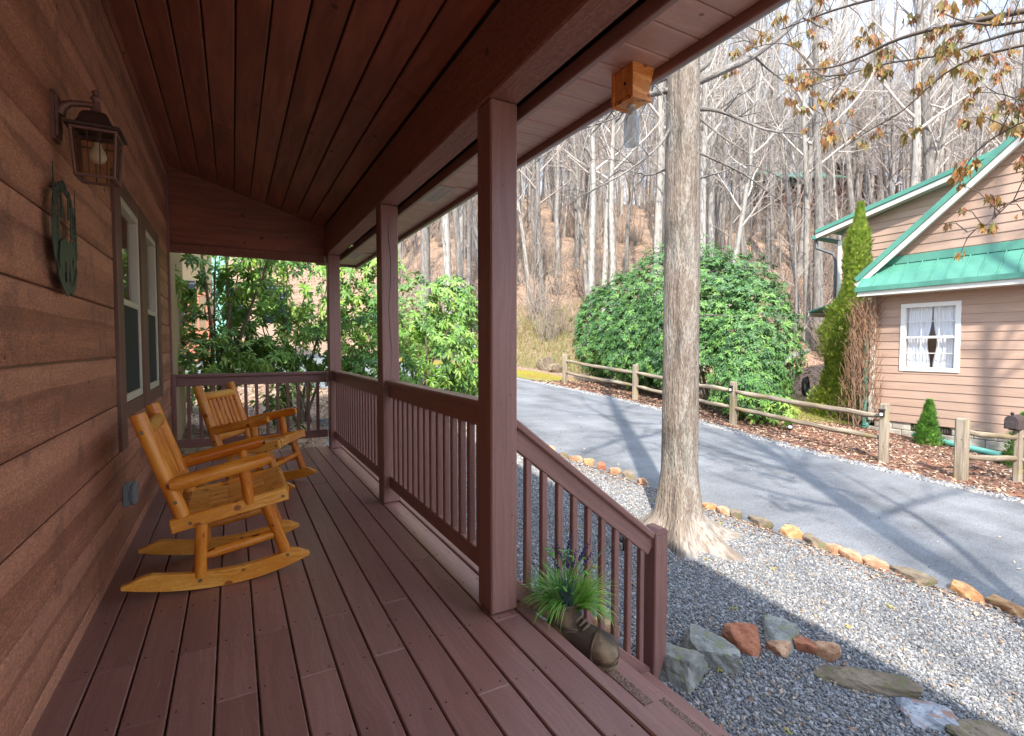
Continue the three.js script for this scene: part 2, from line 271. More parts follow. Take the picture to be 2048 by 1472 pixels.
// ---------- the cabin with its porch ----------
const WALL = -0.57;
const cabin = thing('porch_cabin', 'brown stained wooden cabin with railed front porch and plank ceiling', 'cabin');
{
  const R = rng(5);
  // deck planks (joints fall on the joists)
  const deck = part('porch_floor', cabin), joints = [-2.32, -2.32, -1.94, -2.32, -1.94, -2.32, -1.94, -2.33, -1.94, -2.33, -1.55, -2.72, -1.94];
  for (let i = 0; i < 13; i++) {
    const x0 = -0.602 + i * 0.132, x1 = x0 + 0.1255, z = joints[i], cuts = [1.6, z, z - 2.34 - (i % 3) * 0.39, -6.5].filter((c, k, a) => !k || a[k - 1] - c > 0.05);
    for (let k = 0; k + 1 < cuts.length; k++) mesh('plank', span(x0, x1, -0.038, (R() - 0.5) * 0.003, cuts[k + 1] + 0.0006, cuts[k] - 0.0006, 0.004).translate(0, 0, 0), M.deck[Math.floor(R() * 3)], deck);
  }
  { const L = [], nb = rng(17); for (let i = 0; i < 13; i++) for (let z = 1.16; z > -6.4; z -= 0.39) for (const e of [0.024, 0.102]) L.push([-0.602 + i * 0.132 + e + (nb() - 0.5) * 0.012, z + (nb() - 0.5) * 0.02]);
    const im = new THREE.InstancedMesh(new THREE.CylinderGeometry(0.0034, 0.0034, 0.0022, 8), plain(0x5a413c, 0.7), L.length), q = new THREE.Object3D(); L.forEach(([x, z], i) => { q.position.set(x, 0.0013, z); q.updateMatrix(); im.setMatrixAt(i, q.matrix); }); im.name = 'nail_heads'; im.userData.kind = 'stuff'; im.receiveShadow = true; deck.add(im); }
  mesh('edge_plank', span(1.117, 1.178, -0.038, 0.002, -6.5, 1.6, 0.006), M.deck[1], deck);
  for (const x of [-0.4, 0.3, 1.0]) mesh('joist', span(x - 0.02, x + 0.02, -0.2, -0.041, -6.45, 1.6), M.lumber, deck);
  for (let z = 1.2; z > -6.4; z -= 0.39) mesh('joist', span(-0.56, 1.13, -0.18, -0.0405, z - 0.02, z + 0.02), M.lumber, deck);
  mesh('rim_board', span(1.135, 1.172, -0.25, -0.042, -6.48, 1.6), M.paint, deck);
  mesh('rim_board', span(-0.57, 1.134, -0.25, -0.042, -6.499, -6.462), M.paint, deck);
  // posts
  const PZ = [-2.055, -3.9, -6.28];
  PZ.forEach((z, i) => { const p = mesh('post', span(0.985, 1.117, 0.0035, 2.262, z - 0.07, z + 0.07, 0.007), M.paint, cabin); if (i === 1) mesh('check_crack', tube([0, 1, 2, 3, 4, 5, 6, 7].map(k => V(1.05 + 0.012 * Math.sin(k * 1.7), 0.98 + k * 0.172, z + 0.0692)), [0.0012, 0.002, 0.0026, 0.002, 0.0026, 0.003, 0.0026, 0.001], 5), M.dark, p); });
  // rails
  const rail = (a, b, top) => {      // along x or z at fixed other
    const g = part('railing', cabin), dx = b[0] - a[0], dz = b[1] - a[1], L = Math.hypot(dx, dz), w = 0.04, P = (t, y) => V(lerp(a[0], b[0], t), y, lerp(a[1], b[1], t));
    mesh('cap_rail', bar(P(0, top - 0.018), P(1, top - 0.018), 0.095, 0.036, 0.008), M.paint, g);
    mesh('top_rail', bar(P(0, top - 0.083), P(1, top - 0.083), w, 0.092, 0.005), M.paint, g);
    mesh('bottom_rail', bar(P(0, 0.165), P(1, 0.165), w, 0.092, 0.005), M.paint, g);
    const n = Math.round(L / 0.112), bg = cbox(0.034, top - 0.125 - 0.205, 0.034, 0.004);
    for (let k = 1; k < n; k++) { const p = P(k / n, (top - 0.125 + 0.205) / 2), m = mesh('baluster', bg, M.paint, g); m.position.copy(p); }
  };
  rail([1.052, PZ[0] - 0.07], [1.052, PZ[1] + 0.07], 0.945);
  rail([1.052, PZ[1] - 0.07], [1.052, PZ[2] + 0.07], 0.925);
  rail([-0.528, -6.40], [0.984, -6.40], 0.905);
  mesh('wall_post', span(-0.569, -0.528, 0.003, 0.91, -6.445, -6.355), M.paint, cabin);
  // stairs
  const st = part('stairs', cabin), TY = [-0.18, -0.36, -0.54], TX = [[1.174, 1.435], [1.425, 1.68], [1.67, 1.925]];
  M.grit = new THREE.MeshStandardMaterial({ map: tex(256, 256, (u, v) => { const g = vn(u * 120, v * 120, 120, 120, 71); return mix3([84, 64, 54], [176, 146, 128], sm(0.3, 0.95, g)); }, 0.25, 0.25), bumpMap: litterBump, bumpScale: 0.003, roughness: 1 });
  TX.forEach(([x0, x1], i) => {
    mesh('tread', span(x0, x0 + 0.125, TY[i] - 0.038, TY[i], -1.985, 1.2, 0.006), M.deck[i % 3], st);
    mesh('tread', span(x0 + 0.131, x1, TY[i] - 0.038, TY[i], -1.985, 1.2, 0.006), M.deck[(i + 1) % 3], st);
    mesh('riser', span(x0 + 0.002, x0 + 0.02, TY[i] + 0.001, TY[i] + 0.14, -1.98, 1.2), M.paint, st);
    for (const [z0, z1] of [[-1.72, -1.42], [-1.22, -0.8], [-0.5, 0.1]]) mesh('grit_strip', span(x1 - 0.075, x1 - 0.03, TY[i] + 0.0005, TY[i] + 0.004, z0 + i * 0.12, z1 + i * 0.12, 0.001), M.grit, st);
  });
  mesh('stringer', prism([[1.175, -0.045], [1.175, -0.42], [1.62, -0.78], [1.92, -0.78], [1.92, -0.59], [1.66, -0.42], [1.42, -0.24]], -2.03, -1.99), M.paint, st);
  mesh('riser', span(1.9, 1.918, -0.9, -0.579, -1.98, 1.2), M.paint, st);
  // stair railing and newel
  const sr = part('stair_railing', cabin), Z = -2.05, A = V(1.118, 0.79, Z), B = V(1.985, 0.10, Z);
  mesh('top_rail', bar(A, B, 0.04, 0.085, 0.005), M.paint, sr);
  mesh('cap_rail', bar(A.clone().add(V(0, 0.068, 0)), B.clone().add(V(0, 0.068, 0)), 0.085, 0.034, 0.007), M.paint, sr);
  mesh('bottom_rail', bar(V(1.118, 0.085, Z), V(1.985, -0.62, Z), 0.04, 0.075, 0.005), M.paint, sr);
  for (let k = 1; k <= 9; k++) { const t = k / 9.7, x = lerp(1.118, 1.985, t), y0 = lerp(0.085, -0.62, t), y1 = lerp(0.75, 0.055, t); mesh('baluster', span(x - 0.016, x + 0.016, y0, y1, Z - 0.016, Z + 0.016), M.paint, sr); }
  const nw = mesh('newel_post', span(1.985, 2.08, groundY(2.03, -2.1) - 0.1, 0.175, Z - 0.047, Z + 0.047, 0.006), M.paint, sr);
  mesh('newel_cap', prism([[-0.0475, 0], [0.0475, 0], [0.0475, 0.012], [0.022, 0.032], [-0.022, 0.032], [-0.0475, 0.012]], -0.047, 0.047).translate(2.0325, 0.1755, Z), M.paint, sr);
  // beam over the posts
  mesh('beam', span(0.975, 1.122, 2.2625, 2.60, -6.92, 1.6, 0.008), M.beam, cabin);
  // wall: backing with window openings
  const WZ = [[-3.735, -4.445], [-4.715, -5.37]], WY = [0.86, 2.10];
  const back = part('wall_core', cabin);
  const core = (z0, z1, y0, y1) => mesh('stud_wall', span(WALL - 0.16, WALL - 0.021, y0, y1, z0, z1), M.lumber, back);
  core(-3.735, 1.6, -0.3, 3.04); core(-4.715, -4.445, -0.3, 3.04); core(-8.5, -5.37, -0.3, 3.04);
  for (const [a, b] of WZ) { core(b + 0.001, a - 0.001, -0.3, WY[0]); core(b + 0.001, a - 0.001, WY[1], 3.04); }
  // siding boards
  M.casing0 = M.siding[1]; const wall = part('wall', cabin), H = 0.27, CZ = [-5.55, -3.545], CY = [0.73, 2.2];
  for (let i = 0; i < 13; i++) {
    const y0 = -0.205 + i * H + 0.012 - 0.015, y1 = y0 + H - 0.006; if (y0 > 3.06) break;
    const top = Math.min(y1, 3.07), runs = y1 > CY[0] + 0.03 && y0 < CY[1] - 0.03 ? [[CZ[1], 1.6], [-6.42, CZ[0]]] : [[-6.42, 1.6]];
    for (const [z0, z1] of runs) { const g = cbox(0.02, top - y0, z1 - z0, 0.005, R() * 9, 0).translate(WALL - 0.01 + (R() - 0.5) * 0.003, (y0 + top) / 2, (z0 + z1) / 2); mesh('siding_board', g, M.siding[i % 3], wall); }
  }
  for (const [y0, y1, z0, z1] of [[0.60, 0.757, -5.55, -3.735], [2.188, 2.217, -5.55, -3.545]]) mesh('siding_board', span(WALL - 0.02, WALL - 0.002, y0, y1, z0, z1, 0.003), M.casing0, wall);
  mesh('corner_trim', span(WALL - 0.005, WALL + 0.02, 0.92, 3.0, -6.4, -6.33), M.paint, wall);
  mesh('ceiling_trim', bar(V(WALL + 0.012, 3.045, 1.6), V(WALL + 0.012, 3.045, -6.36), 0.024, 0.06), M.ceil[1], wall);
  // window casing and windows
  M.casing = wood(47, { c0: [108, 74, 62], c1: [132, 92, 78], knots: 3, grain: 0.7, rough: 0.6, bump: 0.001, blotch: 0.4 });
  const cas = part('window_casing', cabin);
  for (const [z0, z1] of [[-3.735, -3.56], [-4.71, -4.45], [-5.535, -5.375]]) mesh('casing_board', span(WALL - 0.02, WALL + 0.016, z1 > -3.6 ? 0.605 : 0.76, 2.185, z0, z1), M.casing, cas);
  for (const [z0, z1] of WZ.map(w => [w[1], w[0]])) { mesh('casing_board', span(WALL - 0.02, WALL + 0.012, 2.10, 2.182, z0, z1), M.casing, cas); mesh('casing_board', span(WALL - 0.02, WALL + 0.012, 0.763, 0.858, z0, z1), M.casing, cas); }
  M.vinyl = plain(0xd8cfb8, 0.4); M.glass = new THREE.MeshPhysicalMaterial({ color: 0xffffff, roughness: 0.02, transmission: 1, thickness: 0, ior: 1.5 });
  M.screen = new THREE.MeshStandardMaterial({ color: 0x343b3a, roughness: 0.8, transparent: true, opacity: 0.86 }); M.blind = plain(0x8f8a7d, 0.7);
  for (const [za, zb] of WZ) {
    const w = part('window', cabin), x0 = WALL - 0.045, x1 = WALL + 0.004, z0 = zb, z1 = za;
    mesh('frame', merge([span(x0, x1, WY[0], WY[0] + 0.05, z0, z1), span(x0, x1, WY[1] - 0.045, WY[1], z0, z1), span(x0, x1, WY[0] + 0.05, WY[1] - 0.045, z0, z0 + 0.042), span(x0, x1, WY[0] + 0.05, WY[1] - 0.045, z1 - 0.042, z1)]), M.vinyl, w);
    mesh('meeting_rail', span(x0 + 0.012, x1 - 0.006, 1.455, 1.495, z0 + 0.042, z1 - 0.042), M.vinyl, w);
    mesh('pane', new THREE.PlaneGeometry(z1 - z0 - 0.08, 0.57).rotateY(Math.PI / 2).translate(x0 + 0.02, 1.772, (z0 + z1) / 2), M.glass, w);
    mesh('pane', new THREE.PlaneGeometry(z1 - z0 - 0.08, 0.56).rotateY(Math.PI / 2).translate(x0 + 0.012, 1.182, (z0 + z1) / 2), M.glass, w);
    mesh('insect_screen', new THREE.PlaneGeometry(z1 - z0 - 0.082, 0.55).rotateY(Math.PI / 2).translate(x1 - 0.012, 1.182, (z0 + z1) / 2), M.screen, w);
    for (let z = z0 + 0.07; z < z1 - 0.04; z += 0.085) { const b = mesh('blind_slat', cbox(0.003, 1.14, 0.075, 0.001), M.blind, w); b.position.set(WALL - 0.13, 1.48, z); b.rotation.y = 0.75; }
  }
  // ceiling boards, sloping out to the beam
  const ceil = part('ceiling', cabin), n = 10, X0 = WALL + 0.0, X1 = 0.976, Y0 = 3.075, Y1 = 2.605, ang = Math.atan2(Y1 - Y0, X1 - X0), wd = Math.hypot(X1 - X0, Y1 - Y0) / n;
  for (let i = 0; i < n; i++) {
    const t = (i + 0.5) / n, cut = -1.2 - R() * 3.6;
    for (const [z0, z1] of [[cut, 1.6], [-6.47, cut - 0.002]]) { const g = cbox(wd - 0.009, 0.02, z1 - z0, 0.007, R() * 4, R()).rotateZ(ang).translate(lerp(X0, X1, t), lerp(Y0, Y1, t) + 0.012, (z0 + z1) / 2); mesh('ceiling_board', g, M.ceil[Math.floor(R() * 3)], ceil); }
  }
  // gable infill at the far end of the porch
  const gab = part('gable_infill', cabin), yl = x => lerp(3.078, 2.606, (x - WALL) / (1.545));
  for (const [y0, y1] of [[2.285, 2.475], [2.48, 2.70], [2.705, 3.078]]) {
    const xr = y => Math.min(0.975, WALL + (3.078 - y) / (3.078 - 2.606) * 1.545), s = [[WALL + 0.004, y0], [xr(y0), y0]];
    if (xr(y0) === 0.975 && yl(0.975) < y1) s.push([0.975, yl(0.975)]); if (xr(y1) > WALL + 0.01) s.push([xr(y1), y1]); s.push([WALL + 0.004, Math.min(y1, 3.076)]);
    mesh('gable_board', prism(s, -6.43, -6.405), M.ceil[1], gab);
  }
  mesh('header_board', span(WALL + 0.003, 0.974, 2.185, 2.28, -6.44, -6.385, 0.006), M.beam, gab);
  // eave: soffit planks, trims, vents, fascia, drip edge
  const sof = part('soffit', cabin);
  const pg = [cbox(0.235, 0.016, 0.131, 0.005), cbox(0.235, 0.016, 0.131, 0.005, 1.1, 0.2), cbox(0.235, 0.016, 0.131, 0.005, 2.3, 0.4)];
  for (let z = 1.5; z > -6.85; z -= 0.135) { if ([-3.38, -6.12].some(c => Math.abs(z - c) < 0.23)) continue; const m = mesh('soffit_plank', pg[Math.floor(R() * 3)], M.soffit[Math.floor(R() * 2)], sof); m.position.set(1.318, 2.262, z); }
  mesh('inner_trim', span(1.172, 1.2, 2.238, 2.30, -6.9, 1.6), M.paint, sof);
  mesh('recess_board', span(1.1225, 1.1715, 2.325, 2.345, -6.9, 1.6), M.beam, sof);
  for (const z of [-3.38, -6.12]) {
    const v = mesh('vent', merge([span(1.222, 1.312, 2.249, 2.2535, z - 0.185, z - 0.172, 0.001), span(1.222, 1.312, 2.249, 2.2535, z + 0.172, z + 0.185, 0.001), span(1.21, 1.222, 2.249, 2.2535, z - 0.185, z + 0.185, 0.001), span(1.312, 1.324, 2.249, 2.2535, z - 0.185, z + 0.185, 0.001), span(1.2625, 1.2715, 2.2485, 2.2535, z - 0.172, z + 0.172, 0.001)]), plain(0xb9b2a6, 0.5), sof);
    for (let k = -1; k <= 2; k++) for (const [a, b] of [[1.2005, 1.214], [1.32, 1.4355]]) mesh('soffit_plank', span(a, b, 2.254, 2.27, z - 0.135 + (k - 1) * 0.135 + 0.07, z - 0.135 + k * 0.135 + 0.068, 0.003), M.soffit[(k + 1) % 2], sof);
    mesh('soffit_plank', span(1.2145, 1.3195, 2.254, 2.27, z + 0.186, z + 0.3, 0.002), M.soffit[0], sof); mesh('soffit_plank', span(1.2145, 1.3195, 2.254, 2.27, z - 0.3, z - 0.186, 0.002), M.soffit[1], sof);
    for (let k = 0; k < 15; k++) mesh('vent_slat', cbox(0.09, 0.0075, 0.0035, 0.0008).rotateX(0.35).translate(1.267, 2.2515, z - 0.161 + k * 0.023), v.material, sof);
  }
  mesh('fascia', span(1.437, 1.462, 2.222, 2.50, -6.95, 1.6), M.paint, sof);
  mesh('barge_board', span(0.95, 1.436, 2.238, 2.49, -6.95, -6.925), M.paint, sof);
  mesh('drip_edge', span(1.463, 1.478, 2.228, 2.50, -6.96, 1.6, 0.002), M.metalGrey, sof);
  // roof and the rest of the house
  const rf = part('roof', cabin), shingle = plain(0x4a4742, 0.95), slope = (3.075 - 2.605) / 1.546;
  mesh('roof_slope', bar(V(1.49, 2.53, -1.05), V(-4.6, 2.53 + 6.09 * slope, -1.05), 11.8, 0.05), shingle, rf);
  mesh('roof_slope', bar(V(-4.62, 2.53 + 6.09 * slope, -1.05), V(-9.5, 2.53 + 6.09 * slope - 4.88 * slope, -1.05), 11.8, 0.05), shingle, rf);
  const sh = part('house_shell', cabin), inn = plain(0x9a9182, 0.9);
  mesh('end_wall', prism([[WALL - 0.165, -0.3], [WALL - 0.165, 2.95], [-4.6, 4.15], [-8.6, 2.9], [-8.6, -0.3]], -6.45, -6.3), inn, sh);
  mesh('end_wall', prism([[WALL - 0.165, -0.3], [WALL - 0.165, 2.95], [-4.6, 4.15], [-8.6, 2.9], [-8.6, -0.3]], 1.45, 1.6), inn, sh);
  mesh('back_wall', span(-8.75, -8.6, -0.3, 2.95, -6.45, 1.6), inn, sh);
  mesh('floor', span(-8.6, WALL - 0.165, -0.12, -0.02, -6.29, 1.44), inn, sh);
  mesh('room_ceiling', span(-8.6, WALL - 0.165, 2.7, 2.78, -6.29, 1.44), inn, sh);
}
// ---------- log rocking chair: x forward, origin on the floor under its middle ----------
function log(a, b, r, taper = 0.62, tl = 0.025, sides = 14) {
  const d = b.clone().sub(a), L = d.length(), p = t => a.clone().addScaledVector(d, t), e = Math.min(0.3, tl / L), w = (BR() - 0.5) * r * 0.12;
  return tube([p(0), p(e), p(e + 0.04), p(0.5), p(1 - e - 0.04), p(1 - e), p(1)], [r * taper, r * 0.97, r, r + w, r, r * 0.97, r * taper], sides, true, BR() * 3);
}
const bolt = (x, y, z) => merge([new THREE.CylinderGeometry(0.0075, 0.0085, 0.004, 14).rotateX(Math.PI / 2).translate(x, y, z), new THREE.TorusGeometry(0.0075, 0.0015, 6, 16).translate(x, y, z + Math.sign(z) * 0.0015)]);
function makeChair(label, pos, turn) {
  const c = thing('log_rocking_chair', label, 'rocking chair', pos, turn, 'log rocking chairs on the porch'), brass = plain(0x8a7a58, 0.35, { metalness: 0.9 });
  const LG = M.chairLog, S = 0.245;
  for (const s of [1, -1]) {
    const bp = mesh('back_post', log(V(-0.218, 0.375, s * S), V(-0.384, 0.885, s * S), 0.034, 0.93, 0.006), LG[0], c);
    mesh('bolt', bolt(-0.366, 0.80, s * (S + 0.035)), brass, bp); mesh('bolt', bolt(-0.243, 0.455, s * (S + 0.035)), brass, bp);
    const arm = mesh('armrest', log(V(-0.262, 0.538, s * (S + 0.03)), V(0.172, 0.63, s * (S + 0.03)), 0.036, 0.7, 0.03), LG[s > 0 ? 0 : 1], c);
    mesh('arm_support', log(V(0.072, 0.40, s * (S + 0.02)), V(0.05, 0.60, s * (S + 0.025)), 0.027, 0.7, 0.03), LG[1], c);
    const sr = mesh('seat_side_rail', bar(V(-0.268, 0.335, s * (S + 0.012)), V(0.252, 0.43, s * (S + 0.012)), 0.036, 0.068, 0.006), M.chair[0], c);
    mesh('bolt', bolt(-0.185, 0.345, s * (S + 0.031)), brass, sr); mesh('bolt', bolt(0.227, 0.42, s * (S + 0.031)), brass, sr);
    mesh('rear_leg', log(V(-0.15, 0.062, s * S), V(-0.14, 0.33, s * S), 0.029, 0.95, 0.01), LG[0], c);
    mesh('front_leg', log(V(0.235, 0.12, s * S), V(0.148, 0.385, s * S), 0.029, 0.95, 0.01), LG[1], c);
    mesh('side_stretcher', log(V(-0.13, 0.165, s * S), V(0.2, 0.222, s * S), 0.024, 0.6, 0.04), LG[0], c);
    // rocker: a curved plank
    const up = [], dn = [], n = 28;
    for (let i = 0; i <= n; i++) { const t = i / n, x = lerp(-0.462, 0.352, t), q = (x + 0.035) / 0.41, y = 0.004 + 0.062 * q * q + (q > 0 ? 0.022 : 0.0) * q * q, th = 0.076 * Math.min(1, Math.sqrt(sm(0, 0.16, t) * sm(1, 0.88, t) + 0.02) + 0.0); dn.push([x, y]); up.push([x, y + Math.max(0.012, th)]); }
    const sh = new THREE.Shape([...dn, ...up.reverse()].map(p => new THREE.Vector2(...p)));
    const rk = new THREE.ExtrudeGeometry(sh, { depth: 0.028, bevelEnabled: true, bevelThickness: 0.004, bevelSize: 0.003, bevelSegments: 2 }).translate(0, 0, s * S - 0.014);
    const rm = mesh('rocker', rk, M.chair[0], c); mesh('bolt', bolt(-0.15, 0.05, s * (S + 0.017)), brass, rm); mesh('bolt', bolt(0.245, 0.10, s * (S + 0.017)), brass, rm);
  }
  const bx = y => lerp(-0.218, -0.384, (y - 0.375) / 0.51);
  mesh('back_top_rail', log(V(bx(0.80), 0.80, -S), V(bx(0.80), 0.80, S), 0.036, 0.6, 0.03), M.chair[1], c);
  mesh('back_bottom_rail', log(V(bx(0.475), 0.475, -S), V(bx(0.475), 0.475, S), 0.03, 0.6, 0.03), M.chair[1], c);
  for (let i = 0; i < 6; i++) { const z = lerp(-0.162, 0.162, i / 5); mesh('back_spindle', log(V(bx(0.488), 0.488, z), V(bx(0.79), 0.79, z), 0.0215, 0.55, 0.035, 12), LG[i % 2], c); }
  mesh('seat_front_rail', bar(V(0.244, 0.43, -S), V(0.244, 0.43, S), 0.03, 0.05, 0.005), M.chair[1], c);
  mesh('seat_back_rail', bar(V(-0.205, 0.35, -S), V(-0.205, 0.35, S), 0.03, 0.05, 0.005), M.chair[1], c);
  for (let i = 0; i < 9; i++) {                                    // dished seat slats running front to back
    const z = lerp(-0.2, 0.2, i / 8), pts = [0, 0.2, 0.4, 0.6, 0.8, 1].map(t => V(lerp(-0.205, 0.243, t), lerp(0.372, 0.458, t) - 0.022 * Math.sin(Math.PI * t), z)), gs = [];
    for (let k = 0; k < 5; k++) gs.push(bar(pts[k], pts[k + 1].clone().addScaledVector(pts[k + 1].clone().sub(pts[k]), 0.004), 0.046, 0.018, 0.003));
    mesh('seat_slat', merge(gs), M.chair[i % 2], c);
  }
  for (const [x, y] of [[-0.145, 0.235], [0.2, 0.255]]) mesh('cross_stretcher', log(V(x, y, -S), V(x, y, S), 0.023, 0.6, 0.035), LG[1], c);
  return c;
}
makeChair('varnished log rocking chair set square to the wall, in front of the other rocker', [-0.012, 0, -3.155], 0);
makeChair('varnished log rocking chair turned at an angle beside the end railing', [0.205, 0, -4.72], -26.9 * Math.PI / 180);

// ---------- wall lantern ----------
{
  const L = thing('wall_lantern', 'bronze coach lantern with clear leaded panes bracketed to the wall', 'lantern', [WALL, 1.838, -2.525]);
  const br = plain(0x7f5b50, 0.5, { metalness: 0.35 }), dk = plain(0x4d3a30, 0.55, { metalness: 0.4 }), X = 0.128;
  mesh('wall_plate', merge([prism([[-0.035, 0.13], [0.035, 0.13], [0.04, 0.14], [0.04, 0.295], [0.03, 0.31], [-0.03, 0.31], [-0.04, 0.295], [-0.04, 0.14]], 0, 0.012).rotateY(Math.PI / 2), prism([[-0.026, 0.145], [0.026, 0.145], [0.026, 0.295], [-0.026, 0.295]], 0.012, 0.02).rotateY(Math.PI / 2)]), br, L);
  mesh('arm', tube([V(0.016, 0.235, 0), V(0.028, 0.262, 0), V(0.05, 0.28, 0), V(0.085, 0.286, 0), V(X, 0.288, 0)], [0.024, 0.017, 0.013, 0.011, 0.011], 12), br, L);
  const lathe = (p) => new THREE.LatheGeometry(p.map(q => new THREE.Vector2(q[0], q[1])), 24).translate(X, 0, 0);
  mesh('finial', lathe([[0.001, 0.345], [0.01, 0.343], [0.013, 0.335], [0.008, 0.327], [0.016, 0.318], [0.017, 0.312], [0.009, 0.305], [0.014, 0.296], [0.015, 0.288], [0.013, 0.28], [0.017, 0.272], [0.018, 0.262], [0.024, 0.256]]), br, L);
  // four-sided roof with an ogee profile and brim
  const sq = prof => { const P = [], I = []; prof.forEach(([r, y]) => { for (const [a, b] of [[1, 1], [1, -1], [-1, -1], [-1, 1]]) P.push(X + a * r, y, b * r); }); for (let i = 0; i + 1 < prof.length; i++) for (let k = 0; k < 4; k++) { const a = i * 4 + k, b = i * 4 + (k + 1) % 4; I.push(a, b, a + 4, b, b + 4, a + 4); } const g = new THREE.BufferGeometry(); g.setAttribute('position', new THREE.Float32BufferAttribute(P, 3)); g.setIndex(I); return toCreasedNormals(g, 0.5); };
  mesh('roof', sq([[0.012, 0.262], [0.024, 0.258], [0.036, 0.25], [0.044, 0.235], [0.048, 0.218], [0.056, 0.203], [0.072, 0.196], [0.084, 0.192], [0.084, 0.182], [0.064, 0.178], [0.062, 0.19], [0.01, 0.2]]), dk, L);
  const T = 0.068, B = 0.058, cage = part('cage', L), rod = (a, b, r) => bar(a, b, r, r, 0.0015);
  for (const [a, b] of [[1, 1], [1, -1], [-1, -1], [-1, 1]]) mesh('corner_bar', rod(V(X + a * T, 0.182, b * T), V(X + a * B, 0.002, b * B), 0.009), br, cage);
  const cs = [[1, 1], [1, -1], [-1, -1], [-1, 1]];
  const pane = new THREE.MeshPhysicalMaterial({ color: 0xe8dcc8, roughness: 0.06, transmission: 1, thickness: 0 });
  for (let k = 0; k < 4; k++) {
    const [a, b] = cs[k], [c, d] = cs[(k + 1) % 4], P = (t, y) => { const r = lerp(B, T, y / 0.182); return V(X + lerp(a, c, t) * r, y, lerp(b, d, t) * r); };
    mesh('rim', rod(P(0, 0.006), P(1, 0.006), 0.01), br, cage); mesh('rim', rod(P(0, 0.176), P(1, 0.176), 0.01), br, cage);
    mesh('leading', merge([rod(P(0.36, 0.01), P(0.36, 0.172), 0.0035), rod(P(0.64, 0.01), P(0.64, 0.172), 0.0035), rod(P(0.02, 0.145), P(0.98, 0.145), 0.0036)]), dk, cage);
    const q = new THREE.BufferGeometry(), v = [P(0, 0.005), P(1, 0.005), P(1, 0.178), P(0, 0.178)].flatMap(p => [p.x, p.y, p.z]); q.setAttribute('position', new THREE.Float32BufferAttribute(v, 3)); q.setIndex([0, 1, 2, 0, 2, 3]); q.computeVertexNormals();
    mesh('pane', q, pane, cage);
  }
  const bulb = mesh('bulb', lathe([[0.001, 0.068], [0.012, 0.07], [0.022, 0.078], [0.028, 0.09], [0.0285, 0.1], [0.025, 0.112], [0.018, 0.125], [0.0135, 0.138], [0.013, 0.15]]), plain(0xe9e4da, 0.35), L);
  mesh('socket', lathe([[0.014, 0.145], [0.015, 0.15], [0.015, 0.195]]), dk, bulb);
}
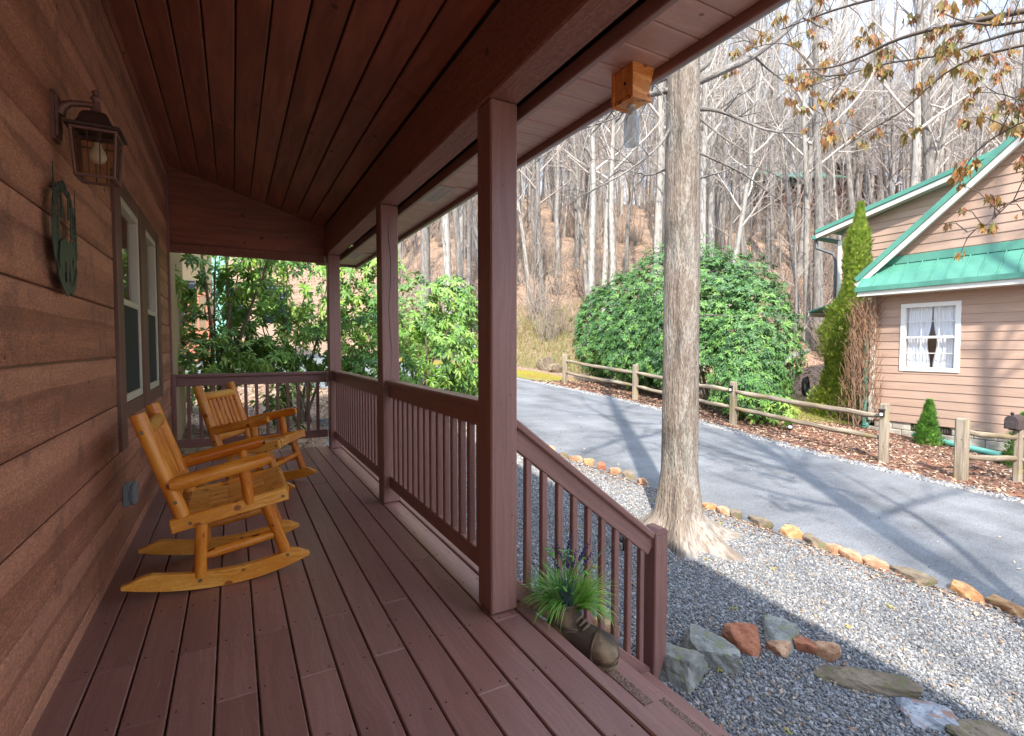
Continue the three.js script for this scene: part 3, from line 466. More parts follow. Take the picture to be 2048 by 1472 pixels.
// ---------- cut-metal wildlife plaque ----------
{
  const A = thing('wall_plaque', 'dark green cut metal oval plaque of a bear among pines on the wall', 'wall art', [WALL + 0.028, 1.612, -2.49]); A.scale.setScalar(0.93);
  const m = plain(0x3b433d, 0.5, { metalness: 0.3 }), R = rng(8);
  const ex = (sh, d0, d) => new THREE.ExtrudeGeometry(sh, { depth: d, bevelEnabled: false, curveSegments: 24 }).translate(0, 0, d0).rotateY(Math.PI / 2);
  const ring = []; for (let i = 0; i < 90; i++) { const a = i / 90 * 6.2832, up = Math.sin(a), j = up > 0.25 ? 0.018 * R() : 0.006 * R(); ring.push(new THREE.Vector2(Math.cos(a) * (0.168 + j), Math.sin(a) * (0.205 + j))); }
  const s = new THREE.Shape(ring), h = []; for (let i = 0; i < 70; i++) { const a = -i / 70 * 6.2832, j = 0.012 * R(); h.push(new THREE.Vector2(Math.cos(a) * (0.138 - j), Math.sin(a) * (0.168 - j) + 0.012)); } s.holes.push(new THREE.Path(h));
  mesh('rim', ex(s, 0, 0.003), m, A);
  const pine = (x, y, w, hh) => { const p = [[x - 0.006, y]], n = 7; for (let i = 0; i < n; i++) { const t = i / n; p.push([x - w * (1 - t) - 0.004, y + hh * (0.12 + 0.86 * t)], [x - w * (1 - t) * 0.45, y + hh * (0.16 + 0.86 * t)]); } p.push([x, y + hh]); const q = p.slice(0, -1).map(([a, b]) => [2 * x - a, b + 0.004 * R()]).reverse(); return new THREE.Shape([...p, ...q].reverse().map(v => new THREE.Vector2(...v))); };
  [[-0.125, -0.12, 0.03, 0.26], [-0.09, -0.05, 0.024, 0.22], [0.12, -0.13, 0.03, 0.25], [0.085, 0.0, 0.022, 0.17], [0.15, -0.08, 0.018, 0.30], [-0.05, 0.06, 0.02, 0.12], [0.04, 0.07, 0.018, 0.11]].forEach(([x, y, w, hh], i) => mesh('pine', ex(pine(x, y, w, hh), 0.0006 * (i + 1), 0.0025), m, A));
  const bear = [[-0.11, -0.185], [-0.112, -0.1], [-0.095, -0.035], [-0.04, -0.012], [0.005, -0.02], [0.04, -0.018], [0.055, -0.002], [0.068, -0.012], [0.085, -0.03], [0.105, -0.055], [0.098, -0.066], [0.07, -0.07], [0.06, -0.1], [0.062, -0.175], [0.035, -0.182], [0.028, -0.11], [0.012, -0.108], [0.008, -0.18], [-0.018, -0.186], [-0.022, -0.11], [-0.05, -0.105], [-0.058, -0.188], [-0.08, -0.188], [-0.082, -0.12], [-0.09, -0.19]];
  mesh('bear', ex(new THREE.Shape(bear.slice().reverse().map(v => new THREE.Vector2(...v))), 0.0054, 0.003), m, A);
  mesh('ground_edge', ex(new THREE.Shape([[-0.14, -0.11], [-0.1, -0.17], [-0.04, -0.2], [0.05, -0.2], [0.1, -0.17], [0.14, -0.11], [0.12, -0.19], [0.06, -0.235], [0.02, -0.222], [-0.02, -0.245], [-0.06, -0.225], [-0.12, -0.185]].reverse().map(v => new THREE.Vector2(...v))), 0.0051, 0.0028), m, A);
  mesh('spire', ex(pine(-0.155, 0.09, 0.012, 0.16), 0.0048, 0.0026), m, A);
  mesh('hook', tube([V(-0.028, 0.215, 0), V(-0.01, 0.215, 0), V(0.004, 0.222, 0), V(0.004, 0.232, 0), V(-0.006, 0.236, 0)], [0.003, 0.003, 0.003, 0.003, 0.002], 8), plain(0xa08060, 0.4, { metalness: 0.7 }), A);
  mesh('standoff', merge([new THREE.CylinderGeometry(0.004, 0.004, 0.027, 8).rotateZ(Math.PI / 2).translate(-0.0145, 0.18, 0.05), new THREE.CylinderGeometry(0.004, 0.004, 0.027, 8).rotateZ(Math.PI / 2).translate(-0.0145, -0.19, 0)]), m, A);
}
// ---------- outlet box ----------
{
  const O = thing('outlet_box', 'grey weatherproof electrical outlet box low on the siding', 'outlet box', [WALL, 0.34, -3.66]), m = plain(0x8f9698, 0.45);
  mesh('back_box', box(0.034, 0.125, 0.12, 0.016, 0, 0, 0.004), m, O); mesh('cover', box(0.024, 0.118, 0.112, 0.047, 0, 0, 0.008), m, O); mesh('hinge', tube([V(0.036, 0.03, 0.061), V(0.036, -0.03, 0.061)], [0.004, 0.004], 8), m, O);
}
// ---------- carpenter-bee trap under the eave ----------
{
  const T = thing('bee_trap', 'orange cedar bee trap box with hanging plastic bottle under the eave', 'bee trap', [1.365, 2.2535, -1.53]); T.scale.setScalar(0.92);
  const w = wood(130, { W: 512, H: 128, L: 0.4, B: 0.2, c0: [206, 128, 58], c1: [238, 170, 98], knots: 4, knotC: [130, 70, 30], rough: 0.55, bump: 0.0006, grain: 0.9, streak: 14 });
  mesh('box', prism([[-0.047, 0], [0.047, 0], [0.047, -0.095], [0.03, -0.12], [-0.047, -0.12]], -0.052, 0.052), w, T);
  mesh('side_board', prism([[-0.055, -0.001], [0.058, -0.001], [0.058, -0.01], [0.032, -0.105], [0.05, -0.128], [0.05, -0.14], [-0.055, -0.14]], 0.053, 0.066), w, T);
  mesh('side_board', prism([[-0.055, -0.001], [0.058, -0.001], [0.058, -0.01], [0.032, -0.105], [0.05, -0.128], [0.05, -0.14], [-0.055, -0.14]], -0.066, -0.053), w, T);
  mesh('floor_board', box(0.096, 0.014, 0.105, 0, -0.129, 0, 0.002), w, T);
  mesh('entry_hole', new THREE.CylinderGeometry(0.0065, 0.0065, 0.002, 16).rotateZ(Math.PI / 2).translate(-0.0478, -0.065, 0.01), M.dark, T);
  const pet = new THREE.MeshPhysicalMaterial({ color: 0xdfe4e6, roughness: 0.28, transmission: 0.85, thickness: 0 });
  const bt = mesh('bottle', new THREE.LatheGeometry([[0.0125, -0.137], [0.0125, -0.152], [0.015, -0.156], [0.024, -0.172], [0.0305, -0.19], [0.0318, -0.2], [0.0305, -0.204], [0.0318, -0.21], [0.0318, -0.262], [0.0302, -0.266], [0.0318, -0.27], [0.0318, -0.296], [0.029, -0.304], [0.02, -0.302], [0.001, -0.292]].map(p => new THREE.Vector2(...p)), 28), pet, T);
  mesh('cap', new THREE.CylinderGeometry(0.0145, 0.0145, 0.012, 20).translate(0, -0.143, 0), plain(0xd9d4c8, 0.5), bt);
}
// ---------- boot planter with grass and lavender ----------
function loft(rings, seg = 22, noise = 0) {           // rings: [centre, axis u, axis v, ru, rv]
  const P = [], U = [], I = []; rings.forEach(([c, a, b, ru, rv], i) => { for (let k = 0; k <= seg; k++) { const t = k / seg * 6.28318, w = 1 + noise * (n3(Math.cos(t) * 2.3 + i, Math.sin(t) * 2.3, i * 0.9, 77) - 0.5), p = c.clone().addScaledVector(a, Math.cos(t) * ru * w).addScaledVector(b, Math.sin(t) * rv * w); P.push(p.x, p.y, p.z); U.push(i * 0.03, k / seg * 0.3); } });
  for (let i = 0; i + 1 < rings.length; i++) for (let k = 0; k < seg; k++) { const a = i * (seg + 1) + k; I.push(a, a + seg + 1, a + 1, a + 1, a + seg + 1, a + seg + 2); }
  const g = new THREE.BufferGeometry(); g.setAttribute('position', new THREE.Float32BufferAttribute(P, 3)); g.setAttribute('uv', new THREE.Float32BufferAttribute(U, 2)); g.setIndex(I); g.computeVertexNormals(); return g;
}
{
  const B = thing('boot_planter', 'weathered brown stone boot planter on the top step', 'planter', [1.31, -0.1795, -1.87], -1.12); B.scale.setScalar(1.25);
  const mt = wood(140, { W: 512, H: 256, L: 0.4, B: 0.3, c0: [78, 62, 48], c1: [146, 122, 94], knots: 0, grain: 0.2, streak: 6, rough: 0.8, bump: 0.004, blotch: 1.6, extra: (u, v, c, f, bl) => mix3(c, [54, 50, 46], sm(0.5, 0.7, fb(u, v, 6, 5, 909, 4)) * 0.8) });
  const X = V(1, 0, 0), Y = V(0, 1, 0), Z = V(0, 0, 1), q = (x, y, tilt) => [V(x, y, 0), V(Math.cos(tilt), Math.sin(tilt), 0)];
  const r = (x, y, tilt, ru, rv) => [...q(x, y, tilt), Z, ru, rv];
  mesh('boot', loft([r(-0.02, 0.158, 0.05, 0.05, 0.048), r(-0.018, 0.178, 0.05, 0.066, 0.06), r(-0.016, 0.186, 0.05, 0.07, 0.064), r(-0.014, 0.178, 0.05, 0.074, 0.068), r(-0.012, 0.155, 0, 0.064, 0.056), r(-0.004, 0.125, -0.12, 0.066, 0.054), r(0.008, 0.1, -0.4, 0.076, 0.056), r(0.034, 0.075, -0.8, 0.086, 0.058), r(0.075, 0.058, -1.15, 0.064, 0.058), r(0.125, 0.052, -1.4, 0.056, 0.062), r(0.165, 0.048, -1.5, 0.05, 0.056), r(0.19, 0.042, -1.55, 0.036, 0.04), r(0.2, 0.038, -1.57, 0.004, 0.005)], 26, 0.22), mt, B);
  mesh('heel', loft([r(-0.015, 0.11, 0, 0.06, 0.05), r(-0.015, 0.06, 0, 0.07, 0.054), r(-0.012, 0.002, 0, 0.07, 0.055), r(-0.012, 0.0, 0, 0.002, 0.002)], 20, 0.18), mt, B);
  const so = []; for (let i = 0; i < 26; i++) { const a = i / 26 * 6.283, x = Math.cos(a); so.push([0.055 + x * 0.145, Math.sin(a) * (0.055 + 0.012 * x)]); }
  mesh('sole', prism(so, 0, 0.016).rotateX(-Math.PI / 2), mt, B);
  mesh('strap', new THREE.TorusGeometry(0.066, 0.007, 8, 28).scale(1, 0.86, 1).rotateX(Math.PI / 2).rotateZ(-0.25).translate(0.002, 0.112, 0), mt, B);
  for (let k = 0; k < 4; k++) mesh('lace', tube([V(0.05 + k * 0.014, 0.128 - k * 0.011, -0.026), V(0.058 + k * 0.014, 0.138 - k * 0.012, 0), V(0.05 + k * 0.014, 0.128 - k * 0.011, 0.026)], [0.004, 0.005, 0.004], 6), mt, B);
  mesh('toe_cap', new THREE.TorusGeometry(0.058, 0.005, 8, 24).rotateY(Math.PI / 2).translate(0.128, 0.05, 0), mt, B);
  mesh('soil', new THREE.CircleGeometry(0.054, 18).rotateX(-Math.PI / 2).translate(-0.018, 0.163, 0), plain(0x2c211a, 1), B);
  // plants, a thing of their own standing in the boot
  const G = thing('potted_lavender', 'tuft of bright green grass and purple lavender spikes growing from boot planter', 'plant', [1.30, 0.024, -1.85]), R = rng(21); G.scale.setScalar(1.22);
  const blade = (x, z, az, lean, len, w, c, P, C) => { let px = x, pz = z, py = 0, a = lean * 0.25; const n = 4, d = [Math.cos(az), Math.sin(az)], s = [-Math.sin(az), Math.cos(az)]; let prev = null; for (let i = 0; i <= n; i++) { const ww = w * (1 - (i / n) ** 2 * 0.95), l = [px - s[0] * ww, py, pz - s[1] * ww], r2 = [px + s[0] * ww, py, pz + s[1] * ww]; if (prev) { P.push(...prev[0], ...prev[1], ...r2, ...prev[0], ...r2, ...l); for (let k = 0; k < 6; k++) C.push(...c); } prev = [l, r2]; a += lean / n; px += d[0] * Math.sin(a) * len / n; pz += d[1] * Math.sin(a) * len / n; py += Math.cos(a) * len / n; } };
  const geo = (P, C) => { const g = new THREE.BufferGeometry(); g.setAttribute('position', new THREE.Float32BufferAttribute(P, 3)); g.setAttribute('color', new THREE.Float32BufferAttribute(C, 3)); g.computeVertexNormals(); return g; };
  const lm = new THREE.MeshPhysicalMaterial({ vertexColors: true, roughness: 0.6, transmission: 0.25, thickness: 0, side: THREE.DoubleSide });
  const tuft = (n, x, z, az0, azs, lean0, len0, cols) => { const P = [], C = []; for (let i = 0; i < n; i++) { const c = cols[Math.floor(R() * cols.length)], k = 0.8 + R() * 0.4; blade(x + (R() - 0.5) * 0.05, z + (R() - 0.5) * 0.05, az0 + (R() - 0.5) * azs, lean0 * (0.4 + R() * 0.9), len0 * (0.7 + R() * 0.5), 0.0016 + R() * 0.0018, c.map(v => v * k), P, C); } return mesh('grass_tuft', geo(P, C), lm, G); };
  tuft(300, -0.01, -0.02, -2.4, 3.0, 1.6, 0.17, [[0.14, 0.40, 0.04], [0.22, 0.52, 0.07], [0.09, 0.3, 0.03], [0.34, 0.56, 0.14]]);
  tuft(240, 0.02, 0.015, 0.25, 2.0, 1.7, 0.165, [[0.3, 0.56, 0.06], [0.42, 0.62, 0.12], [0.18, 0.44, 0.05]]);
  tuft(60, 0, 0, 0, 6.28, 0.5, 0.13, [[0.07, 0.14, 0.13], [0.1, 0.2, 0.16]]);
  tuft(9, 0, 0, 0, 6.28, 1.0, 0.34, [[0.3, 0.28, 0.2], [0.16, 0.24, 0.1]]);
  const spike = plain(0x3d3560, 0.8), green = plain(0x5c9a3c, 0.7);
  for (let i = 0; i < 9; i++) {
    const az = R() * 6.283, ln = 0.12 + R() * 0.42, L = 0.17 + R() * 0.09, pts = [0, 0.33, 0.66, 1].map(t => V(Math.cos(az) * Math.sin(ln * t) * L * t, L * t * Math.cos(ln * t), Math.sin(az) * Math.sin(ln * t) * L * t));
    const st = mesh('stem', tube(pts, [0.0016, 0.0015, 0.0013, 0.001], 5), green, G), d = pts[3].clone().sub(pts[2]).normalize(), gs = [];
    for (let k = 0; k < 16; k++) { const p = pts[3].clone().addScaledVector(d, -0.03 + k * 0.0044), a = k * 2.4; gs.push(new THREE.IcosahedronGeometry(0.0052 * (1 - k * 0.035), 0).scale(0.8, 1.3, 0.8).translate(p.x + Math.cos(a) * 0.004, p.y, p.z + Math.sin(a) * 0.004)); }
    mesh('flower_spike', merge(gs), spike, st);
  }
  for (let i = 0; i < 26; i++) { const az = R() * 6.283, h = 0.08 + R() * 0.14, rr = 0.02 + R() * 0.07, m = mesh('leaf', new THREE.SphereGeometry(0.011, 6, 4).scale(0.5, 0.12, 1.3), green, G); m.position.set(Math.cos(az) * rr, h, Math.sin(az) * rr); m.rotation.set(R() * 2, R() * 6, R()); }
}
// ---------- tan neighbour house with green metal roof ----------
function lap(x, y, z0, z1, h, mat, parent, sx = -1) {      // one clapboard on a wall facing -x; bottom edge stands proud
  const g = cbox(0.016, h + 0.012, z1 - z0, 0.002, BR() * 5, 0).rotateZ(sx * 0.075).translate(x + sx * 0.014, y + h / 2, (z0 + z1) / 2); return mesh('clapboard', g, mat, parent);
}
function lapS(x, y, h, a0, a1, b0, b1, mat, parent) {     // clapboard with sloped ends
  const P = [[x - 0.028, y, a0], [x - 0.028, y, a1], [x - 0.008, y + h + 0.01, b1], [x - 0.008, y + h + 0.01, b0], [x - 0.004, y, a0], [x - 0.004, y, a1]], I = [0, 1, 2, 0, 2, 3, 4, 5, 1, 4, 1, 0], g = new THREE.BufferGeometry();
  const p = [], u = []; for (const i of I) { p.push(...P[i]); u.push(P[i][2], P[i][1]); } g.setAttribute('position', new THREE.Float32BufferAttribute(p, 3)); g.setAttribute('uv', new THREE.Float32BufferAttribute(u, 2)); g.computeVertexNormals(); return mesh('clapboard', g, mat, parent);
}
M.tan = [0, 1].map(i => wood(150 + i, { W: 512, H: 128, L: 3, B: 0.4, c0: [163, 134, 115].map(v => v + i * 3), c1: [175, 146, 127].map(v => v + i * 3), knots: 0, grain: 0.7, streak: 30, rough: 0.75, bump: 0.0015, blotch: 0.3 }));
M.teal = new THREE.MeshStandardMaterial({ map: tex(256, 256, (u, v) => { const a = fb(u, v, 6, 6, 161, 4), b = fb(u, v, 40, 8, 162, 2); return mix3([68, 128, 108], [92, 148, 128], a * 0.7 + b * 0.3); }, 1.5, 1.5), roughness: 0.4, metalness: 0.1 });
M.white = wood(165, { W: 256, H: 128, L: 2, B: 0.4, c0: [200, 196, 184], c1: [214, 210, 200], knots: 0, grain: 0.5, rough: 0.6, bump: 0.0003 });
M.block = wood(167, { W: 512, H: 256, L: 1.2, B: 0.6, c0: [150, 142, 128], c1: [190, 182, 168], knots: 0, grain: 0.1, rough: 0.95, bump: 0.01, blotch: 1.0 });
{
  const R = rng(31), H = thing('tan_house', 'tan clapboard house with green metal roof and white trimmed gable', 'house'), X = 14.5;
  const wn = [-6.36, -5.31, 0.66, 2.18];
  const core = part('wall_core', H), cm = plain(0xa98f6c, 0.9);
  const cr = (x0, x1, y0, y1, z0, z1) => mesh('core_wall', span(x0, x1, y0, y1, z0, z1, 0.001), cm, core);
  cr(X + 0.02, X + 0.17, -0.72, 2.9, -7.0, wn[0]); cr(X + 0.02, X + 0.17, -0.72, 2.9, wn[1], 2); cr(X + 0.02, X + 0.17, -0.72, wn[2], wn[0], wn[1]); cr(X + 0.02, X + 0.17, wn[3], 2.9, wn[0], wn[1]);
  mesh('core_wall', prism([[-7.0, 2.9], [1.2, 2.9], [-2.9, 6.45]], 0.02, 0.17).rotateY(-Math.PI / 2).translate(X + 0.19, 0, 0), cm, core);
  cr(X + 0.171, 22, -0.72, 2.9, -7.0, -6.85);
  cr(17.02, 17.2, -0.9, 4.75, -9.25, -4.2); cr(17.2, 23, -0.9, 4.7, -9.25, -9.1);
  mesh('core_wall', prism([[-9.25, 4.75], [-4.2, 4.75], [-4.2, 6.0]], 0.02, 0.18).rotateY(-Math.PI / 2).translate(17.2, 0, 0), cm, core);
  cr(X + 0.18, 16.9, -0.72, -0.6, -6.8, 2);
  // front wall clapboards
  const fw = part('front_wall', H), e = 0.2;
  for (let k = 0; k < 17; k++) {
    const y = -0.66 + k * e; if (y > 2.55) break; const m = M.tan[k % 2];
    if (y + e > wn[2] + 0.02 && y < wn[3] - 0.02) { lap(X, y, -7.0, wn[0] - 0.001, e, m, fw); lap(X, y, wn[1] + 0.001, 2, e, m, fw); } else lap(X, y, -7.0, 2, e, m, fw);
  }
  lap(X, 2.243, wn[0] - 0.001, wn[1] + 0.001, 0.097, M.tan[0], fw); lap(X, 0.54, wn[0] - 0.001, wn[1] + 0.001, 0.055, M.tan[0], fw);
  const gw = part('gable_wall', H);
  for (let y = 3.05, k = 0; y < 6.3; y += e, k++) { const zl = q => -7.12 + (q - 2.95) / 0.88, zr = q => -5.8 - zl(q); if (zr(y + e) - zl(y + e) > 0.2) lapS(X, y, e, zl(y), zr(y), zl(y + e), zr(y + e), M.tan[k % 2], gw); }
  const ww = part('wing_wall', H);
  for (let y = -0.1, k = 0; y < 5.9; y += e, k++) { const zl = q => q < 4.85 ? -9.25 : Math.min(-4.4, -9.25 + (q - 4.85) / 0.25); if (-4.3 - zl(y + e) > 0.2) lapS(17.0, y, e, zl(y), -4.3, zl(y + e), -4.3, M.tan[k % 2], ww); }
  // trims
  mesh('corner_trim', span(X - 0.045, X + 0.03, -0.7, 2.45, -7.1, -6.985), M.white, H); mesh('corner_trim', span(16.95, 17.03, -0.6, 4.55, -9.34, -9.22), M.white, H);
  // foundation
  const fd = part('foundation', H);
  for (let r = 0; r < 3; r++) for (let k = 0; k < 23; k++) { const z = -6.98 + k * 0.405 + (r % 2 ? -0.2 : 0); if (r === 0 && k > 1 && k < 4) { if (k === 2) { mesh('vent_grille', span(X + 0.02, X + 0.05, -0.83, -0.68, z, z + 0.78, 0.002), M.dark, fd); for (let q = 0; q < 16; q++) mesh('grille_bar', span(X + 0.008, X + 0.02, -0.825, -0.685, z + 0.02 + q * 0.047, z + 0.035 + q * 0.047, 0.001), plain(0x5a5048, 0.7), fd); } continue; } mesh('block', span(X + 0.0 + R() * 0.012, X + 0.16, -0.862 - r * 0.2 + 0.006, -0.662 - r * 0.2 - 0.004, z + 0.004, z + 0.4, 0.012), M.block, fd); }
  // pent roof: ribbed metal panels
  const pr = part('pent_roof', H), TOP = V(X - 0.02, 3.26, 0), BOT = V(13.98, 2.66, 0), L = TOP.distanceTo(BOT), pd = BOT.clone().sub(TOP).normalize();
  for (let k = 0; k < 31; k++) {
    const z = -7.2 + k * 0.3; mesh('roof_panel', bar(TOP.clone().setZ(z + 0.149), BOT.clone().setZ(z + 0.149), 0.297, 0.012, 0.002), M.teal, pr);
    mesh('roof_rib', bar(TOP.clone().setZ(z).add(V(-0.012, 0.014, 0)), BOT.clone().setZ(z).add(V(-0.012, 0.014, 0)), 0.022, 0.034, 0.006), M.teal, pr);
  }
  mesh('flashing', span(X - 0.075, X - 0.01, 3.235, 3.42, -7.0, 2, 0.004), M.teal, pr);
  mesh('eave_edge', span(13.945, 13.985, 2.58, 2.70, -7.25, 2.1, 0.004), M.teal, pr);
  mesh('fascia', span(13.99, 14.015, 2.465, 2.6, -7.22, 2.1), M.white, pr);
  mesh('soffit', span(14.02, X - 0.02, 2.475, 2.49, -7.2, 2.1, 0.002), M.white, pr);
  mesh('end_cap', prism([[-13.99, 2.49], [-13.99, 2.64], [-14.48, 3.24], [-14.48, 2.49]], 0, 0.02).rotateY(Math.PI).translate(0, 0, -7.2), M.teal, pr);
  // gable roof
  const gr = part('gable_roof', H), rk = (z, dy, x) => V(x, 2.86 + (z + 7.35) * 0.88 + dy, z);
  for (const s of [0, 1]) {
    const f = z => s ? -5.8 - z : z, A = (dy, x) => { const p = rk(-7.35, dy, x); p.z = f(p.z); return p; }, B = (dy, x) => { const p = rk(-2.9, dy, x); p.z = f(p.z); return p; };
    mesh('rake_board', bar(A(-0.1, 14.22), B(-0.1, 14.22), 0.03, 0.15), M.white, gr); mesh('rake_edge', bar(A(0.05, 14.2), B(0.05, 14.2), 0.06, 0.13), M.teal, gr);
    mesh('rake_soffit', bar(A(-0.09, 14.36), B(-0.09, 14.36), 0.25, 0.02), M.white, gr);
    mesh('roof_plane', bar(A(0.10, 18.25), B(0.10, 18.25), 8.0, 0.03), M.teal, gr);
    for (let k = 0; k < 20; k++) mesh('roof_rib', bar(A(0.13, 14.25 + k * 0.4), B(0.13, 14.25 + k * 0.4), 0.03, 0.03), M.teal, gr);
  }
  // rear wing roof
  const wr = part('wing_roof', H), w0 = (dy, x) => V(x, 4.86 + dy, -9.85), w1 = (dy, x) => V(x, 6.28 + dy, -4.2);
  mesh('rake_board', bar(w0(-0.1, 16.62), w1(-0.1, 16.62), 0.03, 0.14), M.white, wr); mesh('rake_edge', bar(w0(0.04, 16.6), w1(0.04, 16.6), 0.06, 0.12), M.teal, wr);
  mesh('rake_soffit', bar(w0(-0.12, 16.8), w1(-0.12, 16.8), 0.34, 0.02), M.white, wr); mesh('roof_plane', bar(w0(0.09, 20.2), w1(0.09, 20.2), 7.1, 0.03), M.teal, wr);
  mesh('gutter', span(16.6, 23, 4.66, 4.79, -9.98, -9.86, 0.02), M.teal, wr);
  mesh('downspout', tube([V(16.75, 4.66, -9.92), V(16.75, 4.4, -9.9), V(16.9, 4.15, -9.45), V(16.92, 3.9, -9.38), V(16.92, 0, -9.38)], [0.045, 0.045, 0.045, 0.045, 0.045], 10), plain(0x4a4e50, 0.5), wr);
  mesh('side_porch_roof', bar(V(17.6, 2.35, -10.25), V(17.6, 2.62, -9.3), 1.3, 0.05), M.teal, H); mesh('side_porch_fascia', span(16.97, 18.3, 2.2, 2.32, -10.26, -10.22), M.white, H);
  mesh('downspout', tube([V(14.4, 2.4, -7.16), V(14.4, -0.6, -7.16), V(14.36, -0.84, -7.15)], [0.05, 0.05, 0.05], 8), M.teal, H);
  // window with curtains
  const w = part('window', H), wv = plain(0xdedcd6, 0.4), [z0, z1, y0, y1] = wn;
  mesh('casing', merge([span(X - 0.045, X + 0.05, y0 - 0.06, y0 + 0.04, z0 - 0.07, z1 + 0.07), span(X - 0.045, X + 0.05, y1 - 0.04, y1 + 0.06, z0 - 0.07, z1 + 0.07), span(X - 0.045, X + 0.05, y0 + 0.04, y1 - 0.04, z0 - 0.07, z0 + 0.035), span(X - 0.045, X + 0.05, y0 + 0.04, y1 - 0.04, z1 - 0.035, z1 + 0.07)]), wv, w);
  const ym = (y0 + y1) / 2 + 0.0; mesh('meeting_rail', span(X - 0.02, X + 0.03, ym - 0.03, ym + 0.03, z0 + 0.035, z1 - 0.035), wv, w);
  for (const t of [1 / 3, 2 / 3]) mesh('muntin', span(X - 0.004, X + 0.014, y0 + 0.04, y1 - 0.04, lerp(z0, z1, t) - 0.009, lerp(z0, z1, t) + 0.009, 0.002), wv, w);
  for (const y of [(y0 + ym) / 2, (y1 + ym) / 2]) mesh('muntin', span(X - 0.006, X + 0.016, y - 0.009, y + 0.009, z0 + 0.035, z1 - 0.035, 0.002), wv, w);
  mesh('pane', new THREE.PlaneGeometry(z1 - z0 - 0.06, y1 - ym - 0.06).rotateY(-Math.PI / 2).translate(X + 0.02, (ym + y1) / 2, (z0 + z1) / 2), M.glass, w);
  mesh('pane', new THREE.PlaneGeometry(z1 - z0 - 0.06, ym - y0 - 0.06).rotateY(-Math.PI / 2).translate(X + 0.02, (ym + y0) / 2, (z0 + z1) / 2), M.glass, w);
  const cm2 = new THREE.MeshPhysicalMaterial({ color: 0xe4e6ea, roughness: 0.95, transmission: 0.2, thickness: 0, side: THREE.DoubleSide });
  for (const s of [-1, 1]) {
    const P = [], I = [], nz = 40, ny = 16;
    for (let j = 0; j <= ny; j++) for (let i = 0; i <= nz; i++) { const v = j / ny, y = lerp(y0 - 0.05, y1 + 0.02, v), u = i / nz, edge = v > 0.75 ? 0.02 : 0.02 + 0.15 * Math.exp(-(((v - 0.42) / 0.2) ** 2)) * 0.9, zi = s * lerp(0.0 + edge * 0.55, 0.56, u), c = (z0 + z1) / 2; P.push(X + 0.12 + 0.012 * Math.sin(u * 50 + j * 0.1 + s) + 0.01 * Math.sin(u * 23 + s * 2 + j * 0.05), y, c + zi); }
    for (let j = 0; j < ny; j++) for (let i = 0; i < nz; i++) { const a = j * (nz + 1) + i; I.push(a, a + 1, a + nz + 1, a + 1, a + nz + 2, a + nz + 1); }
    const g = new THREE.BufferGeometry(); g.setAttribute('position', new THREE.Float32BufferAttribute(P, 3)); g.setIndex(I); g.computeVertexNormals(); mesh('curtain', g, cm2, w);
  }
}
// ---------- split rail fence ----------
function rough(g, a, seed) { const p = g.attributes.position; g.computeVertexNormals(); for (let i = 0; i < p.count; i++) { const x = p.getX(i), y = p.getY(i), z = p.getZ(i); p.setXYZ(i, x + (f3(x * 9, y * 9, z * 9, seed, 2) - 0.5) * a, y + (f3(x * 9 + 7, y * 9, z * 9, seed, 2) - 0.5) * a, z + (f3(x * 9, y * 9 + 5, z * 9, seed, 2) - 0.5) * a); } g.computeVertexNormals(); return g; }
function splitRail(a, b, r, seed) { const pts = [], rd = [], R = rng(seed), n = 10; for (let i = 0; i <= n; i++) { const t = i / n; pts.push(a.clone().lerp(b, t).add(V((R() - 0.5) * 0.02, (R() - 0.5) * 0.025 - 0.02 * Math.sin(Math.PI * t), (R() - 0.5) * 0.02))); rd.push(r * (i === 0 || i === n ? 0.6 : 0.9 + R() * 0.25)); } return tube(pts, rd, 6, true, R() * 3); }
function fence(posts, label, skip = []) {
  const F = thing('split_rail_fence', label, 'fence');
  posts.forEach(([x, z, h, w, cap], i) => {
    const y = groundY(x, z), p = mesh('post', rough(cbox(w, h + 0.25, w * 0.8, 0.02, i, 0).translate(x, y + h / 2 - 0.12, z), 0.02, i + 3), M.fence[1], F);
    if (cap) { const lx = x - w * 0.55; mesh('post_light', merge([box(0.035, 0.11, 0.085, lx - 0.015, y + h - 0.17, z + 0.0, 0.006), box(0.05, 0.03, 0.1, lx - 0.02, y + h - 0.105, z, 0.004)]), M.dark, p); mesh('light_lens', box(0.012, 0.05, 0.05, lx - 0.036, y + h - 0.185, z, 0.004), plain(0xe8eaea, 0.3), p); }
    if (i + 1 < posts.length) { const [x2, z2, hh] = posts[i + 1], y2 = groundY(x2, z2); for (const t of [0.78, 0.40]) mesh('rail', splitRail(V(x, y + h * t, z), V(x2, y2 + hh * t, z2), 0.05, i * 7 + t * 100), M.fence[i % 2], F); }
  });
}
fence([[9.56, -13.8, 0.98, 0.15], [10.0, -10.95, 1.0, 0.15], [10.08, -7.78, 1.0, 0.15, 1], [10.25, -4.76, 1.06, 0.15, 1]], 'weathered two rail fence in front of the rhododendron mound');
fence([[10.47, -3.72, 1.02, 0.19], [11.55, -3.35, 1.0, 0.13], [12.6, -1.5, 1.0, 0.15]], 'weathered two rail fence end carrying the mailbox');
